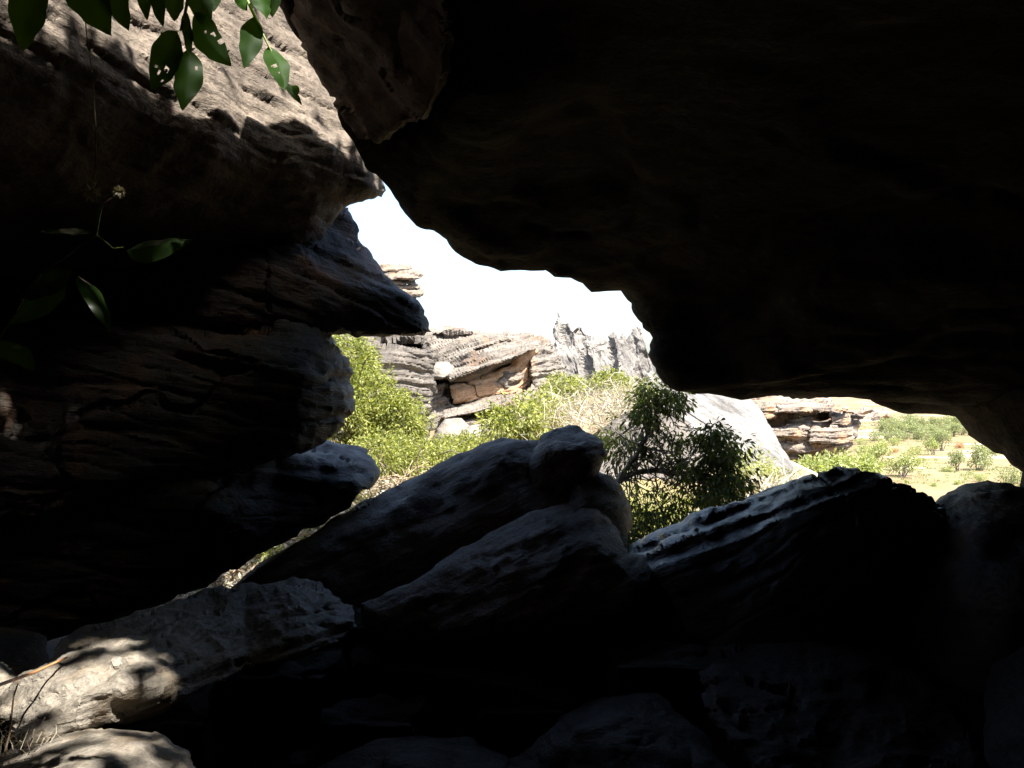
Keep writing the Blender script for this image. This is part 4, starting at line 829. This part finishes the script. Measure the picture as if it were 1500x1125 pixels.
LIT_B5 = [(-60, 960), (30, 970), (90, 940), (110, 960), (30, 1010), (-60, 1040)]
LIT_C = [(-40, 570), (30, 572), (48, 600), (44, 632), (-40, 640)]
def keep(p):  # unseen crown shaped for light: leaves dropped where sun patches should fall
    k = np.ones(len(p), bool); rg = np.random.default_rng(9); u = rg.random(len(p))
    for pl, poly, holes in ((PL_A, LIT_A, .015), (PL_B3, LIT_B3, .04), (PL_B4, LIT_B4, .30), (PL_B3, LIT_B5, .04), (PL_C, LIT_C, .08)):
        q = ray_px(p, pl); k &= ~(inpoly(q, poly) & (u > holes))
    f = PX(p); k &= ~((p[:, 1] > 0) & (f[:, 0] > -80) & (f[:, 0] < 1580) & (f[:, 1] > -60))
    return k
rg = np.random.default_rng(21); bl = []
for k in range(110):
    c = (rg.uniform(-3.4, 2.2), rg.uniform(-1.2, 6.6), rg.uniform(6.3, 7.6)); bl.append((c, (.75, .75, .4), 46))
tb = (-2.6, -2.2, gz(-2.6, -2.2))
st = [(bend(tb, (-1.9, -1.2, 4.2), 8, .03, 1), np.linspace(.16, .09, 8))]
for k in range(14):
    e = np.array(bl[k * 7][0]); st.append((bend((-1.9, -1.2, 4.2 - .1 * (k % 3)), e, 7, .04, k), np.linspace(.06, .015, 7)))
vine = plant('overhanging_tree', 'leafy tree arching over the top left, glossy leaves hanging into view', 'tree', tb, bl, 0.15, 9, M_vine, st, 22, cull=keep, shell=0.0, aspect=.5)

def big_leaf(parent, base, tip, wpx, d0, d1, roll=0.0, holes=(), mat=None, curl=.15, leaf_tone=.5, fold=.25, name='leaf', nu=14, nvv=6):
    """ovate leaf with a midrib fold, real size, base to tip"""
    a = np.array(P(base[0], base[1], d0)); b_ = np.array(P(tip[0], tip[1], d1)); ax = b_ - a; Ln = np.linalg.norm(ax); ax /= Ln
    if holes: nu, nvv = 26, 12
    view = (a + b_) / 2 - np.array([0, 0, CAMZ]); view /= np.linalg.norm(view)
    side = np.cross(ax, view); side /= np.linalg.norm(side); nor = np.cross(side, ax)
    s2 = side * math.cos(roll) + nor * math.sin(roll); n2 = np.cross(s2, ax)
    W = wpx * (d0 + d1) / 2 / F / 2; lr = np.random.default_rng(int(abs(base[0] * 7 + tip[1] * 13)) + 1); sw = lr.uniform(-.35, .35); asym = lr.uniform(-.12, .12); wav = lr.uniform(.03, .12); ph = lr.uniform(0, 6)
    v = []; f = []
    for i in range(nu + 1):
        u = i / nu; prof = (math.sin(math.pi * u ** 0.85) ** 0.75) * (1 - .25 * u) if 0 < u < 1 else 0.02
        for j in range(nvv + 1):
            c = j / nvv * 2 - 1
            v.append(a + ax * Ln * u + s2 * (W * 1.12 * prof * c * (1 + asym * (1 if c > 0 else -1) + .06 * math.sin(u * 17 + ph + c)) + sw * W * math.sin(math.pi * u)) + n2 * (fold * W * abs(c) * prof + curl * Ln * (u - .5) ** 2 + wav * W * math.sin(u * 15 + ph) * c))
    for i in range(nu):
        for j in range(nvv):
            u = (i + .5) / nu; c = (j + .5) / nvv * 2 - 1
            if any((u - h[0]) ** 2 + ((c - h[1]) * wpx / (2 * Ln * F / d0)) ** 2 < h[2] ** 2 for h in holes): continue
            k = i * (nvv + 1) + j; f.append([k, k + 1, k + nvv + 2, k + nvv + 1])
    return place(name, np.array(v), np.array(f), mat or M_vine, parent, True, np.full(len(v), leaf_tone))
def twig(parent, pts, r0, r1, mat, name='twig'):
    q = pxl(*pts); v, f = tube(q, np.linspace(r0, r1, len(q)), 6); return place(name, v, f, mat, parent)
t1 = twig(vine, [(300, -160, 1.7), (288, -60, 1.62), (275, 0, 1.55), (270, 25, 1.5), (264, 45, 1.5)], .004, .002, M_gstem)
big_leaf(t1, (263, 45), (224, 130), 48, 1.5, 1.44, .35, ((.62, .35, .035), (.74, -.1, .03), (.66, -.5, .03), (.78, .6, .02)), leaf_tone=.9)
big_leaf(t1, (272, 70), (266, 160), 44, 1.5, 1.48, -.3, ((.3, .6, .03),), leaf_tone=.2)
big_leaf(t1, (276, 18), (279, 82), 26, 1.52, 1.5, .9, leaf_tone=.3)
big_leaf(t1, (284, 16), (337, 95), 42, 1.52, 1.5, -.2, ((.45, .55, .04), (.62, .7, .05), (.5, -.35, .02), (.36, .1, .018)), leaf_tone=.2)
big_leaf(t1, (282, -30), (300, 40), 40, 1.55, 1.52, .5, leaf_tone=.3)
big_leaf(t1, (262, -20), (256, 30), 30, 1.52, 1.5, .2, leaf_tone=.6)
big_leaf(t1, (305, -30), (313, 14), 28, 1.6, 1.55, .3, leaf_tone=.3)
t2 = twig(vine, [(340, -160, 1.75), (352, -60, 1.66), (362, 0, 1.6), (374, 26, 1.6), (385, 50, 1.6), (394, 68, 1.6), (399, 78, 1.6)], .004, .0015, M_gstem)
big_leaf(t2, (371, 22), (358, 98), 34, 1.6, 1.57, -.15, leaf_tone=.5)
big_leaf(t2, (392, 66), (417, 130), 32, 1.6, 1.56, .25, ((.45, -.35, .045), (.62, -.3, .02)), leaf_tone=.9)
big_leaf(t2, (418, 118), (443, 153), 13, 1.6, 1.58, .6, leaf_tone=.2)
big_leaf(t2, (428, 124), (436, 138), 10, 1.6, 1.58, 0, leaf_tone=.8)
big_leaf(t2, (345, -8), (361, 15), 16, 1.6, 1.58, 0, leaf_tone=.9)
big_leaf(t2, (384, -20), (392, 26), 34, 1.6, 1.58, .6, leaf_tone=.8)
big_leaf(t2, (405, -25), (398, 24), 26, 1.62, 1.6, -.6, leaf_tone=.3)
t3 = twig(vine, [(120, -200, 1.5), (110, -120, 1.4), (95, -60, 1.35), (60, -30, 1.32)], .004, .002, M_gstem)
big_leaf(t3, (58, -32), (36, 72), 52, 1.32, 1.28, .2, leaf_tone=.1)  # low tone puts silhouette shade into the colour of this twig's leaves
big_leaf(t3, (95, -45), (160, 48), 58, 1.34, 1.30, -.2, leaf_tone=.1)
big_leaf(t3, (150, -50), (188, 42), 40, 1.36, 1.33, .3, leaf_tone=.1)
big_leaf(t3, (205, -30), (216, 28), 20, 1.42, 1.4, .2, leaf_tone=.1)
big_leaf(t3, (228, -30), (238, 38), 22, 1.42, 1.4, -.3, leaf_tone=.1)

# sapling at the left edge, with dry seed heads and a hanging thread
sb = P(-120, 1010, 2.2)
sap = empty('sapling', (sb.x, sb.y, gz(sb.x, sb.y))); tag(sap, 'shaded sapling at left with rim lit leaf and two dry seed heads', 'sapling')
sx = (sb.x, sb.y, gz(sb.x, sb.y))
q = np.concatenate([[sx], pxl((-70, 700, 2.0), (-20, 520, 1.9), (60, 400, 1.85), (140, 345, 1.8), (145, 318, 1.8), (150, 300, 1.8))]); v, f = tube(q, np.linspace(.007, .0018, len(q)), 6); place('stem', v, f, M_gstem, sap)
twig(sap, [(140, 343, 1.8), (152, 352, 1.8), (166, 364, 1.8), (183, 362, 1.8)], .0014, .001, M_gstem, 'stalk')
def seed_head(px, py, d, r, seed):
    rg = np.random.default_rng(seed); n = 70; c = np.array(P(px, py, d)); a = rg.normal(size=(n, 3)); a /= np.linalg.norm(a, axis=1)[:, None]
    v, f, r_ = leaf_cloud(c + a * r * .25, a, np.full(n, r * .9), .45, seed); place('seed_head', v, f, M_dry, sap, False, attr=np.clip(r_ * .5 + .5, 0, 1))
seed_head(134, 279, 1.8, .020, 1); seed_head(174, 281, 1.8, .013, 2)
twig(sap, [(134, 285, 1.8), (142, 296, 1.8), (150, 300, 1.8), (174, 283, 1.8)], .0012, .001, M_twig, 'stalk')
big_leaf(sap, (183, 364), (279, 349), 42, 1.8, 1.74, .75, fold=.4, mat=M_sap, leaf_tone=.3)
big_leaf(sap, (140, 345), (55, 342), 22, 1.8, 1.76, 1.1, mat=M_sap, leaf_tone=.4)
big_leaf(sap, (150, 300), (142, 325), 9, 1.8, 1.8, .6, mat=M_sap, leaf_tone=.9)
big_leaf(sap, (105, 395), (30, 440), 34, 1.85, 1.8, .5, mat=M_sap, leaf_tone=.7)
big_leaf(sap, (115, 400), (162, 484), 30, 1.85, 1.78, .6, mat=M_sap, leaf_tone=.9)
big_leaf(sap, (95, 420), (12, 475), 34, 1.86, 1.82, -.4, mat=M_sap, leaf_tone=.5)
big_leaf(sap, (-10, 500), (50, 540), 34, 1.9, 1.84, .4, mat=M_sap, leaf_tone=.3)
big_leaf(sap, (-14, 510), (-50, 600), 34, 1.9, 1.86, -.4, mat=M_sap, leaf_tone=.3)
th = pxl((128, 60, 1.78), (136, 110, 1.8), (140, 180, 1.8), (141, 230, 1.8), (138, 268, 1.8)); v, f = tube(np.concatenate([[np.array(P(110, -120, 1.4))], th]), np.full(6, .0011), 5)
place('hanging_thread', v, f, M_twig, vine)

# dry stalks at the bottom left corner
v, f = tube(pxl((-60, 1030, 2.1), (0, 1003, 2.3), (50, 985, 2.5), (98, 963, 2.72)), [.0055, .005, .0045, .003], 6); tag(place('dry_stalk', v, f, M_stalk), 'thin orange stalk lying across the pale stone at lower left', 'stalk')
v, f = tube(pxl((5, 1110, 2.25), (14, 1075, 2.3), (20, 1020, 2.4), (30, 990, 2.55)), [.003, .0028, .0025, .002], 6); tag(place('dry_stalk', v, f, M_twig), 'upright thin brown stalk beside the left end of the long boulder', 'stalk')
stalks('straw', 'wisps of dry straw between the two dappled boulders', 'straw', [(20, 1095, 2.32, 14, 10), (70, 1085, 2.42, 26, 7), (0, 1080, 2.35, 12, 14)], 70, .09, M_dry, 15, wid=.0018, dj=.04)
